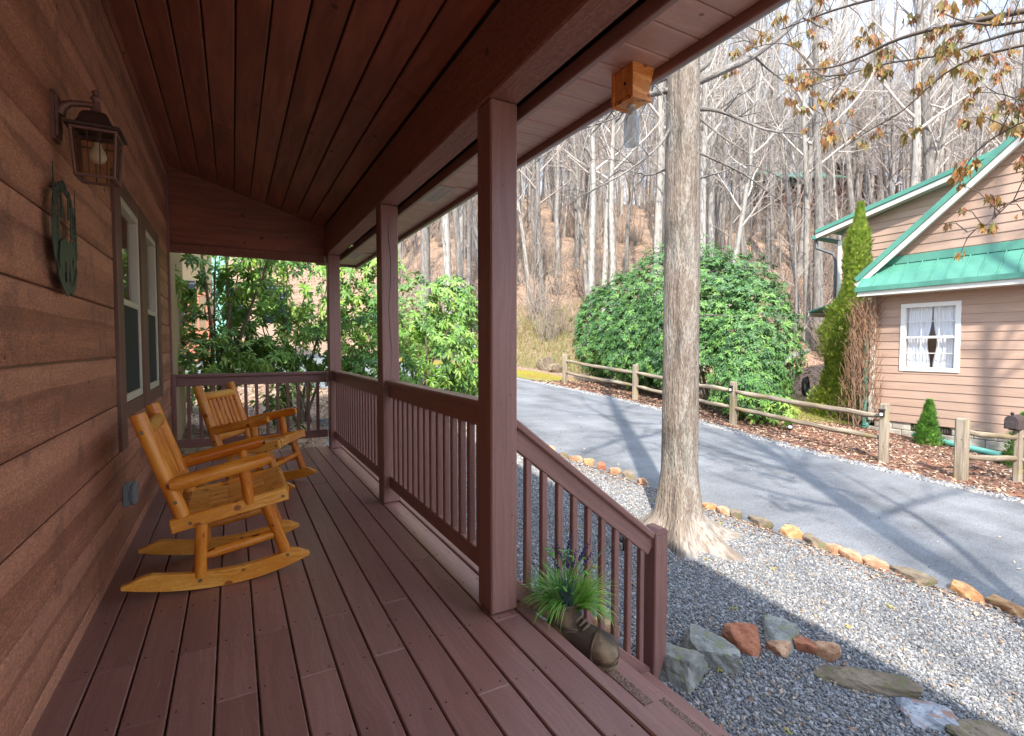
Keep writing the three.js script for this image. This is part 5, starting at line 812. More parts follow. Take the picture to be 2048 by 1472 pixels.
const green = [[0.055, 0.16, 0.028], [0.085, 0.21, 0.03], [0.045, 0.125, 0.03], [0.13, 0.27, 0.04], [0.065, 0.17, 0.035]];
function stems(R, base, tips, r0, mat, parent) { tips.forEach((t, i) => { const b = base.clone().add(V((R() - 0.5) * 0.3, 0, (R() - 0.5) * 0.3)), m = b.clone().lerp(t, 0.45).add(V((R() - 0.5) * 0.3, (R()) * 0.25, (R() - 0.5) * 0.3)), c = new THREE.CatmullRomCurve3([b.clone().add(V(0, -0.1, 0)), b.clone().lerp(m, 0.5).add(V((R() - 0.5) * 0.1, 0, (R() - 0.5) * 0.1)), m, t]), p = c.getPoints(14), r = r0 * (0.7 + R() * 0.6); mesh('stem', tube(p, p.map((_, k) => r * (1 - 0.7 * k / 14)), 7, false), mat, parent); }); }
const stemMat = barkTex(281, [96, 78, 60], [140, 120, 96], [150, 146, 120], 0.8, 0.4);
{
  // the big mound behind the fence
  const R = rng(91), B = thing('rhododendron_mound', 'large rounded rhododendron mound with glossy green leaves behind the fence', 'shrub', [12, groundY(12, -11), -11]), off = B.position.clone();
  const L = [[12.0, 1.5, -8.9, 1.15, 2.0, 1.3], [12.3, 2.1, -9.9, 1.6, 2.1, 1.5], [12.4, 2.3, -11.0, 1.7, 2.1, 1.5], [12.3, 2.5, -11.9, 1.6, 2.1, 1.6], [11.6, 1.85, -13.2, 1.2, 1.75, 1.1], [11.3, 1.7, -10.3, 0.9, 1.5, 1.2], [11.4, 1.15, -8.7, 0.8, 1.5, 1.0], [11.3, 0.75, -8.2, 0.7, 0.85, 0.65], [11.2, 1.7, -12.2, 0.8, 1.1, 1.0], [11.3, 1.6, -14.0, 1.0, 1.5, 0.85], [11.2, 0.95, -12.6, 0.8, 0.8, 1.0], [11.2, 0.9, -11.0, 0.7, 0.8, 0.9], [11.2, 1.0, -9.6, 0.75, 0.9, 0.9], [12.6, 3.1, -10.4, 1.0, 0.85, 0.9], [12.4, 2.9, -12.0, 0.9, 0.8, 0.8]].map(([x, y, z, a, b, c]) => [V(x, y + groundY(x, z) + 0.15, z), V(a, b, c)]);
  const pts = shell(R, L, 11500, 0.36).filter(([p]) => p.y - groundY(p.x, p.z) > (p.z < -8.9 ? 0.1 + 1.15 * sm(0.38, 0.62, N2(p.z * 0.9, 3)) : 0.15)).map(([p, o]) => [p.clone().sub(off), o]);
  const f = mesh('foliage', leafCloud(92, pts, { len: 0.12, wid: 0.022, n: 8, cols: green, droop: 0.45 }), glossy, B); f.userData.kind = 'stuff';
  for (let i = 0; i < 5; i++) stems(R, V(11.9 + (R() - 0.5) * 0.5, groundY(12, -9 - i) - off.y, -8.9 - i * 1.0).sub(V(off.x, 0, off.z)), [0, 1, 2, 3].map(k => L[Math.min(8, i + 1)][0].clone().sub(off).add(V((R() - 0.6) * 1.4, (R() - 0.3) * 0.9, (R() - 0.5) * 1.8))), 0.03, stemMat, B);
  mesh('stem', tube([V(-0.35, -0.1, -1.6), V(-0.3, 0.8, -1.7), V(-0.35, 1.6, -1.9), V(-0.2, 2.6, -2.0)], [0.17, 0.13, 0.1, 0.05], 10, false), stemMat, B);
}
function shrub(name, label, cat, x, z, lobes, count, leaf, nst, seed, group, mat = glossy, top) {
  const R = rng(seed), gy = groundY(x, z), B = thing(name, label, cat, [x, gy, z], 0, group), L = lobes.map(([a, b, c, d, e, f]) => [V(x + a, gy + b, z + c), V(d, e, f)]);
  const pts = shell(R, L, count, leaf.inner || 0.6).map(([p, o]) => [p.sub(B.position), o]);
  mesh('foliage', leafCloud(seed + 1, pts, leaf), mat, B).userData.kind = 'stuff';
  stems(R, V(0, 0, 0), L.slice(0, nst).flatMap(([c, r]) => [0, 1].map(() => c.clone().sub(B.position).add(V((R() - 0.5) * r.x, (R() - 0.2) * r.y * 0.8, (R() - 0.5) * r.z)))), leaf.stem || 0.022, stemMat, B);
  return B;
}
const gw = { len: 0.12, wid: 0.022, n: 8, droop: 0.55, cols: [[0.12, 0.25, 0.03], [0.18, 0.34, 0.04], [0.26, 0.4, 0.06], [0.09, 0.21, 0.035]], inner: 0.9, stem: 0.022 };
shrub('tall_rhododendron', 'tall open rhododendron with bare leaning stems outside the end railing near the wall', 'shrub', -0.15, -7.85, [[-0.15, 2.75, -0.2, 0.8, 0.75, 0.7], [0.35, 2.6, -0.1, 0.7, 0.6, 0.6], [-0.1, 1.35, -0.4, 0.55, 0.3, 0.5], [0.45, 2.1, -0.4, 0.5, 0.45, 0.5], [-0.5, 2.2, 0, 0.5, 0.6, 0.5], [-0.3, 1.0, 0, 0.5, 0.28, 0.4], [0.35, 1.05, -0.1, 0.4, 0.25, 0.4]], 470, { ...gw, stem: 0.034 }, 4, 501);
shrub('tall_rhododendron', 'dense rhododendron filling the gap beyond the end railing beside the corner post', 'shrub', 1.0, -8.6, [[0, 2.2, 0, 0.75, 0.9, 0.7], [-0.55, 2.5, 0.1, 0.65, 0.7, 0.6], [0.5, 2.1, 0.2, 0.6, 0.85, 0.6], [-0.35, 1.5, 0, 0.6, 0.5, 0.5], [0.35, 1.3, 0.1, 0.5, 0.6, 0.5], [0.1, 2.9, 0, 0.6, 0.5, 0.5], [-0.75, 1.9, 0, 0.5, 0.5, 0.4], [0.9, 2.5, 0, 0.5, 0.6, 0.5], [-0.5, 1.05, 0, 0.5, 0.3, 0.4], [0.5, 1.0, 0.1, 0.5, 0.4, 0.4]], 880, gw, 5, 511);
shrub('tall_rhododendron', 'spreading rhododendron with drooping leaf tips past the middle porch post', 'shrub', 2.6, -8.2, [[0, 1.6, 0, 0.75, 0.9, 0.7], [0.5, 1.15, 0.15, 0.6, 0.6, 0.55], [-0.55, 1.9, 0, 0.6, 0.9, 0.6], [0.75, 1.9, -0.1, 0.45, 0.65, 0.45], [0.9, 0.75, 0.1, 0.45, 0.3, 0.4], [-0.5, 0.9, 0.1, 0.6, 0.5, 0.5]], 820, gw, 5, 521);
shrub('low_rhododendron', 'small young rhododendron low behind the end railing balusters', 'shrub', 0.55, -7.25, [[0, 0.55, 0, 0.22, 0.3, 0.22]], 22, { ...gw, len: 0.12 }, 1, 531);
const lime = { len: 0.045, wid: 0.013, n: 6, droop: 0.2, cols: [[0.16, 0.30, 0.05], [0.22, 0.36, 0.06], [0.12, 0.24, 0.04]], inner: 0.7, stem: 0.012 };
const soft = new THREE.MeshPhysicalMaterial({ vertexColors: true, roughness: 0.75, transmission: 0.3, thickness: 0, side: THREE.DoubleSide });
shrub('spring_shrub', 'light lime green rounded shrub at the bend of the lane', 'shrub', 6.6, -20.2, [[0, 1.3, 0, 1.3, 1.3, 1.1], [-1.0, 1.1, 0.2, 0.9, 1.0, 0.9], [0.9, 1.0, -0.2, 0.9, 0.95, 0.9]], 2600, { ...lime, len: 0.075, wid: 0.02 }, 3, 541, null, soft);
shrub('spring_sapling', 'wispy sapling with new yellow green leaves on the slope above the mound', 'shrub', ...(p => [p.x, p.z])(at(1515, 640, 21)), [[0, 2.6, 0, 0.9, 1.4, 0.9], [-0.5, 1.7, 0, 0.7, 0.8, 0.7], [0.5, 3.4, 0, 0.5, 0.8, 0.5]], 420, { ...lime, inner: 1, len: 0.07 }, 3, 551, null, soft);
shrub('azalea_tuft', 'small bright green shrub by the terracotta stairs', 'shrub', -0.6, -9.4, [[0, 0.3, 0, 0.35, 0.3, 0.3]], 260, { ...lime, len: 0.05 }, 1, 561, null, soft);
shrub('box_tuft', 'small bright green shrub in the gravel past the end railing', 'shrub', 1.05, -10.2, [[0, 0.32, 0, 0.34, 0.32, 0.3]], 260, { ...lime, len: 0.05 }, 1, 571, null, soft);
shrub('laurel_tuft', 'dark green seedling shrub at the foot of fence post by the mound', 'shrub', 10.55, -7.9, [[0.15, 0.4, 0, 0.5, 0.42, 0.6], [0.4, 0.35, 0.6, 0.4, 0.35, 0.4]], 120, { ...gw, len: 0.14, inner: 0.6 }, 1, 581);

// ---------- conifers: scale sprays ----------
function conifer(name, label, pos, axis, rad, n, seed, cols, tipW = 0.05, group) {
  const R = rng(seed), B = thing(name, label, 'conifer', pos, 0, group), c = new THREE.CatmullRomCurve3(axis.map(p => V(...p))), P = [], C = [];
  for (let i = 0; i < n; i++) {
    const t = Math.pow(R(), 0.8), b = c.getPoint(t), az = R() * 6.28, lump = 0.6 + 0.8 * f3(Math.cos(az) * 2, b.y * 3.2, Math.sin(az) * 2, seed, 2), r = rad(t) * lump * (0.35 + 0.7 * Math.sqrt(R())), o = V(Math.cos(az), 0, Math.sin(az)), p = b.clone().addScaledVector(o, r), d = o.clone().multiplyScalar(0.55).add(V((R() - 0.5) * 0.5, 0.8, (R() - 0.5) * 0.5)).normalize(), s = V(-Math.sin(az) + (R() - 0.5), (R() - 0.5) * 0.4, Math.cos(az) + (R() - 0.5)).normalize(), cl = cols[Math.floor(R() * cols.length)], k = 0.7 + 0.6 * R(), L = tipW * (1.6 + R() * 1.2);
    for (let q = -1; q <= 1; q++) { const e = p.clone().addScaledVector(d, L * (q ? 0.75 : 1)).addScaledVector(s, q * tipW * 0.75), w = tipW * 0.28, a = p.clone().addScaledVector(s, -w), f = p.clone().addScaledVector(s, w); for (const v of [a, f, e]) { P.push(v.x, v.y, v.z); C.push(cl[0] * k, cl[1] * k, cl[2] * k); } }
  }
  const g = new THREE.BufferGeometry(); g.setAttribute('position', new THREE.Float32BufferAttribute(P, 3)); g.setAttribute('color', new THREE.Float32BufferAttribute(C, 3)); g.computeVertexNormals(); mesh('foliage', g, soft, B).userData.kind = 'stuff';
  const p = c.getPoints(12); mesh('trunk', tube(p, p.map((_, i) => lerp(Math.min(0.06, rad(0.1) * 0.3), 0.008, i / 12)), 7, false), stemMat, B);
  return B;
}
const yel = [[0.26, 0.35, 0.03], [0.34, 0.43, 0.04], [0.42, 0.47, 0.07], [0.18, 0.28, 0.025]];
{
  const q0 = at(1662, 815, 14.7), b = gp(q0.x, q0.z), tipv = at(1722, 408, 14.7).sub(b), m1 = at(1676, 720, 14.7).sub(b), m2 = at(1708, 560, 14.7).sub(b);
  conifer('arborvitae', 'tall leaning yellow green arborvitae at the tan house corner', [b.x, b.y, b.z], [[0.0, 0, 0.0], [m1.x, m1.y, m1.z], [m2.x, m2.y, m2.z], [tipv.x, tipv.y, tipv.z]], t => (t < 0.55 ? 0.54 : lerp(0.56, 0.03, Math.pow((t - 0.55) / 0.45, 1.2))) * (0.85 + 0.3 * Math.sin(t * 17)), 15000, 601, yel, 0.055);
}
const cg = [[0.15, 0.36, 0.04], [0.21, 0.44, 0.05], [0.11, 0.28, 0.035]];
{ const q = onX(1855, 868, 13.75), p = gp(q.x, q.z); conifer('dwarf_conifer', 'small bright green cone shaped conifer under the tan house window', [p.x, p.y, p.z], [[0, 0, 0], [0, 0.4, 0], [0, 1.0, 0.02]], t => 0.27 * Math.pow(1 - t, 0.75) + 0.01, 2600, 611, cg, 0.04, 'dwarf conifers along the tan house'); }
{ const q = onX(2046, 892, 13.3), p = gp(q.x, q.z); conifer('dwarf_conifer', 'small bright green cone shaped conifer behind the mailbox', [p.x, p.y, p.z], [[0, 0, 0], [0, 0.4, 0], [0, 1.05, 0.02]], t => 0.3 * Math.pow(1 - t, 0.7) + 0.01, 2600, 621, cg, 0.04, 'dwarf conifers along the tan house'); }
{ // brown dead vine mass at the house corner
  const R = rng(631), q1 = at(1716, 820, 13.1), b = gp(q1.x, q1.z), B = thing('dead_vine', 'brown dead shrub of tangled twigs against the tan house corner', 'shrub', [b.x, b.y, b.z]), gs = [];
  for (let i = 0; i < 800; i++) { const h = Math.pow(R(), 0.7) * 3.1, a = R() * 6.28, r = (0.5 - h * 0.07) * Math.sqrt(R()), p = [V(Math.cos(a) * r + h * 0.06, h, Math.sin(a) * r)]; let d = V((R() - 0.5), 0.7 + R() * 0.6, (R() - 0.5)).normalize(); for (let k = 0; k < 3; k++) { p.push(p[k].clone().addScaledVector(d, 0.13)); d.add(V((R() - 0.5) * 0.9, (R() - 0.3) * 0.4, (R() - 0.5) * 0.9)).normalize(); } gs.push(tube(p, [0.007, 0.006, 0.005, 0.003], 3, false)); }
  mesh('twigs', mergeGeometries(gs), plain(0x8c6a52, 0.95), B).userData.kind = 'stuff'; stems(R, V(0, 0, 0), [0, 1, 2, 3, 4].map(() => V((R() - 0.5) * 0.5, 2 + R(), (R() - 0.5) * 0.5)), 0.025, stemMat, B);
}
// ---------- stones ----------
function rockGeo(seed, sx, sy, sz, detail = 3, cuts = 9) {
  const R = rng(seed), g0 = mergeVertices(new THREE.IcosahedronGeometry(1, detail).deleteAttribute('normal').deleteAttribute('uv')), p = g0.attributes.position, pl = []; for (const n of [V(1, 0, 0), V(-1, 0, 0), V(0, 0, 1), V(0, 0, -1), V(0, 1, 0)]) pl.push([n.add(V((R() - 0.5) * 0.7, (R() - 0.3) * 0.5, (R() - 0.5) * 0.7)).normalize(), 0.5 + R() * 0.2]); for (let i = 0; i < cuts - 7; i++) pl.push([V(R() - 0.5, R() - 0.3, R() - 0.5).normalize(), 0.55 + R() * 0.25]);
  const U = []; for (let i = 0; i < p.count; i++) { const v = V(p.getX(i), p.getY(i), p.getZ(i)); for (const [n, o] of pl) { const d = v.dot(n) - o; if (d > 0) v.addScaledVector(n, -d * 0.82); } const k = 1 + 0.26 * (f3(v.x * 2.2 + seed, v.y * 2.2, v.z * 2.2, seed, 4) - 0.5) + 0.09 * (n3(v.x * 9, v.y * 9, v.z * 9, seed) - 0.5); p.setXYZ(i, v.x * k * sx, v.y * k * sy, v.z * k * sz); U.push((v.x + v.y * 0.5) * Math.min(sx, 0.12) * (sx > 0.9 ? 1 : sx / Math.min(sx, 0.12)), (v.z + v.y * 0.5) * Math.min(sz, 0.12) * (sz > 0.9 ? 1 : sz / Math.min(sz, 0.12))); }
  g0.setAttribute('uv', new THREE.Float32BufferAttribute(U, 2)); return toCreasedNormals(g0, 0.5);
}
function stoneMat(seed, a, b, c) { const H = tex(256, 256, (u, v) => { const h = (fb(u, v, 6, 6, seed, 5, 0.6)) * 255; return [h, h, h]; }, 0.35, 0.35, false); return new THREE.MeshStandardMaterial({ map: tex(256, 256, (u, v) => { const g = fb(u, v, 5, 5, seed, 5, 0.6), f = fb(u, v, 50, 50, seed + 3, 2); let k = mix3(a, b, sm(0.3, 0.7, g * 0.8 + f * 0.2)); k = mix3(k, c, sm(0.58, 0.72, fb(u, v, 6, 6, seed + 9, 4)) * 0.7); return mix3(k, k.map(q => q * 0.5), sm(0.72, 0.85, fb(u, v, 30, 30, seed + 12, 2)) * 0.6); }, 0.35, 0.35), bumpMap: H, bumpScale: 0.012, roughness: 0.92 }); }
const SM = { grey: stoneMat(701, [112, 112, 106], [146, 146, 138], [118, 120, 82]), orange: stoneMat(711, [138, 82, 56], [172, 112, 82], [120, 84, 66]), buff: stoneMat(721, [148, 108, 80], [184, 146, 116], [164, 120, 88]), brown: stoneMat(731, [104, 90, 74], [138, 122, 102], [96, 96, 60]), ochre: stoneMat(741, [152, 106, 66], [188, 146, 102], [124, 96, 70]), blue: stoneMat(751, [100, 104, 112], [170, 172, 176], [150, 104, 84]) };
const SN = { grey: 'grey lichened', orange: 'rusty orange', buff: 'pinkish buff', brown: 'grey brown', ochre: 'ochre yellow', blue: 'blue grey veined' };
// rockery at the foot of the steps: [u, v, half width, half height, half depth, turn, kind, label]
[[1352, 1345, 0.19, 0.17, 0.17, 0.3, 'grey', 'grey boulder with green moss right against the stair foot'], [1417, 1312, 0.2, 0.15, 0.19, 0.9, 'grey', 'flat topped grey boulder between mossy boulder and orange rock'], [1484, 1288, 0.155, 0.13, 0.15, 0.4, 'orange', 'rusty orange rock next to the flat topped grey boulder'], [1560, 1276, 0.22, 0.09, 0.13, 0.5, 'grey', 'low grey slab behind two small pink rocks'], [1556, 1304, 0.1, 0.08, 0.08, 0.2, 'buff', 'small pinkish rock in front of the low grey slab'], [1607, 1300, 0.095, 0.07, 0.08, 1.0, 'orange', 'small orange rock between two pinkish ones'], [1648, 1312, 0.1, 0.09, 0.085, 2.0, 'buff', 'small pale pinkish rock at the head of the long slab'], [1722, 1368, 0.31, 0.07, 0.12, -0.72, 'brown', 'long flat grey brown slab of the rock edging'], [1850, 1432, 0.2, 0.06, 0.15, -0.5, 'blue', 'veined blue grey flat rock after the long slab'], [1955, 1478, 0.2, 0.06, 0.13, -0.5, 'brown', 'brown flat rock after the veined blue grey one'], [1200, 1270, 0.12, 0.1, 0.1, 0, 'buff', 'buff rock lying behind the stair balusters']].forEach(([u, v, a, b, c, t, k, l], i) => {
  const p = onG(u, v), m = mesh('rock', rockGeo(800 + i, a * 1.12, b * 1.1, c * 1.12, 11, 11), SM[k]); m.position.set(p.x, p.y + b * 0.14, p.z); m.rotation.y = t; tag(m, l, 'rock', 'rock edging at the foot of the steps');
});
// edging stones along the lane
{
  const R = rng(841), geos = [0, 1, 2, 3, 4, 5].map(i => rockGeo(860 + i, 1.2, 1.25, 1.2, 6, 10));
  const L = [[1050, 886, .9, 'buff'], [1075, 897, .9, 'ochre'], [1100, 905, 1.1, 'buff'], [1128, 914, 1, 'brown'], [1152, 922, 1, 'buff'], [1178, 930, 1, 'ochre'], [1203, 938, 1.3, 'orange'], [1228, 947, 1.2, 'buff'], [1256, 956, 1.4, 'brown'], [1285, 968, 1.2, 'buff'], [1418, 1018, 1.1, 'ochre'], [1446, 1028, 1.1, 'buff'], [1472, 1036, 0.9, 'brown'], [1518, 1050, 2.3, 'brown'], [1580, 1072, 1.3, 'ochre'], [1625, 1088, 2.2, 'brown'], [1668, 1104, 1.2, 'buff'], [1700, 1118, 1.4, 'buff'], [1748, 1133, 1.6, 'buff'], [1822, 1158, 2.6, 'brown'], [1925, 1190, 1.7, 'ochre'], [2012, 1220, 2.0, 'ochre'], [2090, 1250, 1.7, 'brown'], [1022, 872, .8, 'ochre'], [1000, 862, .8, 'buff']];
  L.forEach(([u, v, s, k], i) => { const p = onG(u, v), m = mesh('edging_stone', geos[i % 6], SM[k]); m.position.set(p.x, p.y + 0.018, p.z); m.rotation.y = 1.25 + (R() - 0.5) * 0.3; m.scale.set(0.085 * s, 0.06 + R() * 0.025, 0.07 + R() * 0.03); tag(m, `${s > 1.5 ? 'long' : s < 1.05 ? 'small' : 'chunky'} ${SN[k]} edging stone along the near edge of the lane`, 'stone', 'edging stones along the lane'); });
}
// boulders and log on the slope
[[1090, 652, 21, 0.5, 0.45, 0.4, 'brown', 'round brown boulder on the grassy bank'], [1108, 668, 20.5, 0.45, 0.28, 0.3, 'brown', 'low dark boulder below the round one on the bank']].forEach(([u, v, d, a, b, c, k, l], i) => { const q = at(u, v, d), m = mesh('boulder', rockGeo(900 + i, a, b, c, 3, 8), SM[k]); m.position.copy(gp(q.x, q.z, b * 0.5)); tag(m, l, 'boulder'); });
{ const a = at(1560, 598, 22.5), b = at(1618, 572, 23.5), A = gp(a.x, a.z, 0.15), B = gp(b.x, b.z, 0.5); tag(mesh('fallen_log', tube([A, A.clone().lerp(B, 0.5).add(V(0, 0.1, 0)), B], [0.17, 0.15, 0.12], 10), M.barkGrey), 'grey fallen log lying on the leafy slope', 'log'); }

// ---------- loose cover: pebbles, leaves, brush ----------
function scatter(name, geo, mat, list, label, parent) {     // list: [x, y, z, sx, sy, sz, rx, ry, rz, color]
  const m = new THREE.InstancedMesh(geo, mat, list.length), q = new THREE.Object3D(), c = new THREE.Color(); m.name = name; m.castShadow = m.receiveShadow = true; m.userData = { kind: 'stuff', label, category: name.replace(/_/g, ' ') };
  list.forEach((l, i) => { q.position.set(l[0], l[1], l[2]); q.scale.set(l[3], l[4], l[5]); q.rotation.set(l[6], l[7], l[8]); q.updateMatrix(); m.setMatrixAt(i, q.matrix); m.setColorAt(i, c.setRGB(...l[9])); }); scene.add(m); return m;
}
const roadX = z => { let b = roadNear[0]; for (let i = 0; i + 1 < roadNear.length; i++) { const p = roadNear[i], q = roadNear[i + 1]; if ((p[1] - z) * (q[1] - z) <= 0) return lerp(p[0], q[0], (z - p[1]) / (q[1] - p[1] || 1)); } return b[0]; };
const farX = z => { for (let i = 0; i + 1 < roadFar.length; i++) { const p = roadFar[i], q = roadFar[i + 1]; if ((p[1] - z) * (q[1] - z) <= 0) return lerp(p[0], q[0], (z - p[1]) / (q[1] - p[1] || 1)); } return 9.5; };
{
  const R = rng(951), peb = new THREE.IcosahedronGeometry(1, 0), L = [], col = () => { const q = R(), k = 0.8 + R() * 0.4; return (q < 0.5 ? [0.175, 0.174, 0.178] : q < 0.72 ? [0.275, 0.267, 0.255] : q < 0.84 ? [0.10, 0.103, 0.11] : q < 0.94 ? [0.38, 0.365, 0.34] : [0.29, 0.22, 0.155]).map(v => v * k); };
  for (let i = 0; i < 260000; i++) { const z = 0.9 - Math.pow(R(), 1.15) * 9.6, x = 1.2 + R() * (roadX(z) - 1.25); if (x < 1.93 && z > -2.0) continue; if (Math.hypot(x - 3.77, z + 3.42) < 0.36) continue; const s = 0.0048 + R() * R() * 0.0095; L.push([x, groundY(x, z) + 0.008 + s * 0.25 + R() * 0.006, z, s * (0.9 + R() * 0.5), s * 0.65, s, R() * 6, R() * 6, R() * 6, col()]); }
  for (let i = 0; i < 9000; i++) { const z = 1 - R() * 15, x = farX(z) + 0.02 + R() * R() * 0.5, s = 0.014 + R() * 0.016; L.push([x, groundY(x, z) + 0.01, z, s, s * 0.6, s, R() * 6, R() * 6, R() * 6, col()]); }
  scatter('gravel', peb, new THREE.MeshStandardMaterial({ roughness: 0.9 }), L, 'loose grey and white gravel covering the yard and lane verges');
}
{
  const R = rng(961), g = new THREE.BufferGeometry(); g.setAttribute('position', new THREE.Float32BufferAttribute([-1, 0, 0, -0.2, 0.25, 0.5, 0, -0.05, 0, -0.2, 0.25, 0.5, 1, 0.1, 0, 0, -0.05, 0, -1, 0, 0, 0, -0.05, 0, -0.2, 0.2, -0.5, 0, -0.05, 0, 1, 0.1, 0, -0.2, 0.2, -0.5], 3)); g.computeVertexNormals();
  const L = [], col = () => { const q = R(), k = 0.75 + R() * 0.5; return (q < 0.35 ? [0.27, 0.155, 0.095] : q < 0.6 ? [0.38, 0.27, 0.18] : q < 0.8 ? [0.18, 0.11, 0.075] : [0.46, 0.37, 0.28]).map(v => v * k); };
  const add = (x, z, s, y = 0.012) => L.push([x, groundY(x, z) + y + R() * 0.012, z, s, s, s, (R() - 0.5) * 0.9, R() * 6.28, (R() - 0.5) * 0.9, col()]);
  for (let i = 0; i < 16000; i++) { const z = 1 - R() * 15.5, x = farX(z) + 0.25 + R() * 4.8; if (x > 14.4 && z > -7) continue; add(x, z, 0.022 + R() * 0.03); }
  for (let i = 0; i < 26000; i++) { const u = 560 + R() * 1500, dp = 17 + R() * 22, d = ray(u, 736), x = d.x * dp, z = d.z * dp; if (hillS(x, z) < 0.5) continue; if (keepOut(x, z)) continue; add(x, z, 0.04 + R() * 0.05, 0.03); }
  for (let i = 0; i < 5200; i++) { const z = -6.6 - R() * 6.5, x = -4 + R() * Math.max(0.5, roadX(z) + 3.9); if (z > -7 && x > 1.1) continue; add(x, z, 0.02 + R() * 0.025); }
  for (let i = 0; i < 1900; i++) { const z = 0.6 - R() * 8, x = roadX(z) - 0.02 - R() * R() * 0.5; add(x, z, 0.01 + R() * 0.014, 0.02); }
  for (let i = 0; i < 1000; i++) { const z = 0.6 - R() * 8, x = 2.0 + R() * (roadX(z) - 2.1); add(x, z, 0.008 + R() * 0.013, 0.022); }
  for (let i = 0; i < 420; i++) { const z = -R() * 12, x = lerp(roadX(z), farX(z), R()); add(x, z, 0.01 + R() * 0.012, 0.016); }
  for (let i = 0; i < 34; i++) { const z = 0.2 - R() * 6.4, x = -0.5 + Math.sqrt(R()) * 1.55, s = 0.004 + R() * 0.007; L.push([x, 0.003, z, s * 1.5, s, s * 0.6, 0, R() * 6.28, 0, col()]); }
  scatter('fallen_leaves', g, new THREE.MeshStandardMaterial({ roughness: 0.95, side: THREE.DoubleSide }), L, 'dry brown fallen leaves and mulch chips strewn over beds and slope');
}
{ // fallen yellow green maple flowers on the gravel
  const R = rng(971), g = new THREE.IcosahedronGeometry(1, 0), L = []; for (let i = 0; i < 26; i++) { const z = 0.2 - R() * 5.5, x = 2.3 + R() * (roadX(z) - 2.3); for (let k = 0; k < 9; k++) { const a = R() * 6.28, r = R() * 0.032, X = x + Math.cos(a) * r, Z = z + Math.sin(a) * r; L.push([X, groundY(X, Z) + 0.026, Z, 0.012, 0.004, 0.004, R(), R() * 6, R(), [[0.36, 0.36, 0.08], [0.42, 0.28, 0.08]][k % 2]]); } }
  scatter('fallen_flowers', g, new THREE.MeshStandardMaterial({ roughness: 0.9 }), L, 'little yellow green fallen flower tufts on the gravel');
}
{ // dry grass and brush at the foot of the slope, grass blades on the mossy strips
  const R = rng(981), g = new THREE.BufferGeometry(); g.setAttribute('position', new THREE.Float32BufferAttribute([-0.02, 0, 0, 0.02, 0, 0, 0.16, 1, 0.1, 0, 0, -0.02, 0, 0, 0.02, -0.25, 0.85, -0.1, 0.01, 0, 0.02, -0.01, 0, -0.02, 0.3, 0.7, -0.2], 3)); g.computeVertexNormals();
  const L = [];
  for (let i = 0; i < 9000; i++) { const u = 800 + R() * 380, dp = 19 + R() * 11, d = ray(u, 736), x = d.x * dp, z = d.z * dp; if (hillS(x, z) < 0) continue; const s = 0.2 + R() * 0.35; L.push([x, groundY(x, z), z, s, s, s, 0, R() * 6, 0, R() < 0.6 ? [0.26, 0.2, 0.09] : [0.2, 0.22, 0.07]]); }
  for (let i = 0; i < 7000; i++) { const u = 1560 + R() * 160, dp = 13.5 + R() * 6.5, d = ray(u, 736), x = d.x * dp, z = d.z * dp; if (keepOut(x, z) && x > 14.2 && z > -7.4) continue; if (hillS(x, z) > 1.5) continue; const s = 0.04 + R() * 0.06; L.push([x, groundY(x, z) + 0.012, z, s, s, s, 0, R() * 6, 0, R() < 0.5 ? [0.3, 0.3, 0.06] : [0.2, 0.26, 0.06]]); }
  for (let i = 0; i < 5000; i++) { const t = R(), x = lerp(5.4, 10.4, t) + (R() - 0.5), z = lerp(-19.2, -15, t) + (R() - 0.5) * 1.6; const s = 0.05 + R() * 0.08; if (x < farX(z) + 0.1) continue; L.push([x, groundY(x, z) + 0.012, z, s, s, s, 0, R() * 6, 0, R() < 0.6 ? [0.42, 0.3, 0.04] : [0.28, 0.28, 0.05]]); }
  scatter('dry_grass', g, new THREE.MeshStandardMaterial({ roughness: 0.95, side: THREE.DoubleSide }), L, 'dry grass and mossy blades at the foot of the slope');
  const br = []; for (let i = 0; i < 26; i++) { const a = R() * 6.28, p = [V((R() - 0.5) * 0.3, 0, (R() - 0.5) * 0.3)]; let d = V(Math.cos(a) * 0.4, 1, Math.sin(a) * 0.4).normalize(); for (let k = 0; k < 4; k++) { p.push(p[k].clone().addScaledVector(d, 0.42)); d.add(V((R() - 0.5) * 0.7, 0, (R() - 0.5) * 0.7)).normalize(); } br.push(tube(p, [0.011, 0.009, 0.008, 0.006, 0.004], 3, false)); }
  const B = []; for (let i = 0; i < 480; i++) { const u = 780 + R() * 1280, dp = 23 + R() * 32, d = ray(u, 736), x = d.x * dp, z = d.z * dp; if (hillS(x, z) < 3 || keepOut(x, z)) continue; const s = 0.7 + R() * 1.3; B.push([x, groundY(x, z), z, s, s, s, 0, R() * 6, 0, [[0.3, 0.22, 0.17], [0.24, 0.2, 0.16], [0.34, 0.27, 0.22]][i % 3]]); }
  scatter('brush', mergeGeometries(br), new THREE.MeshStandardMaterial({ roughness: 0.95 }), B, 'leafless brush and thin whips between the hillside trees');
}
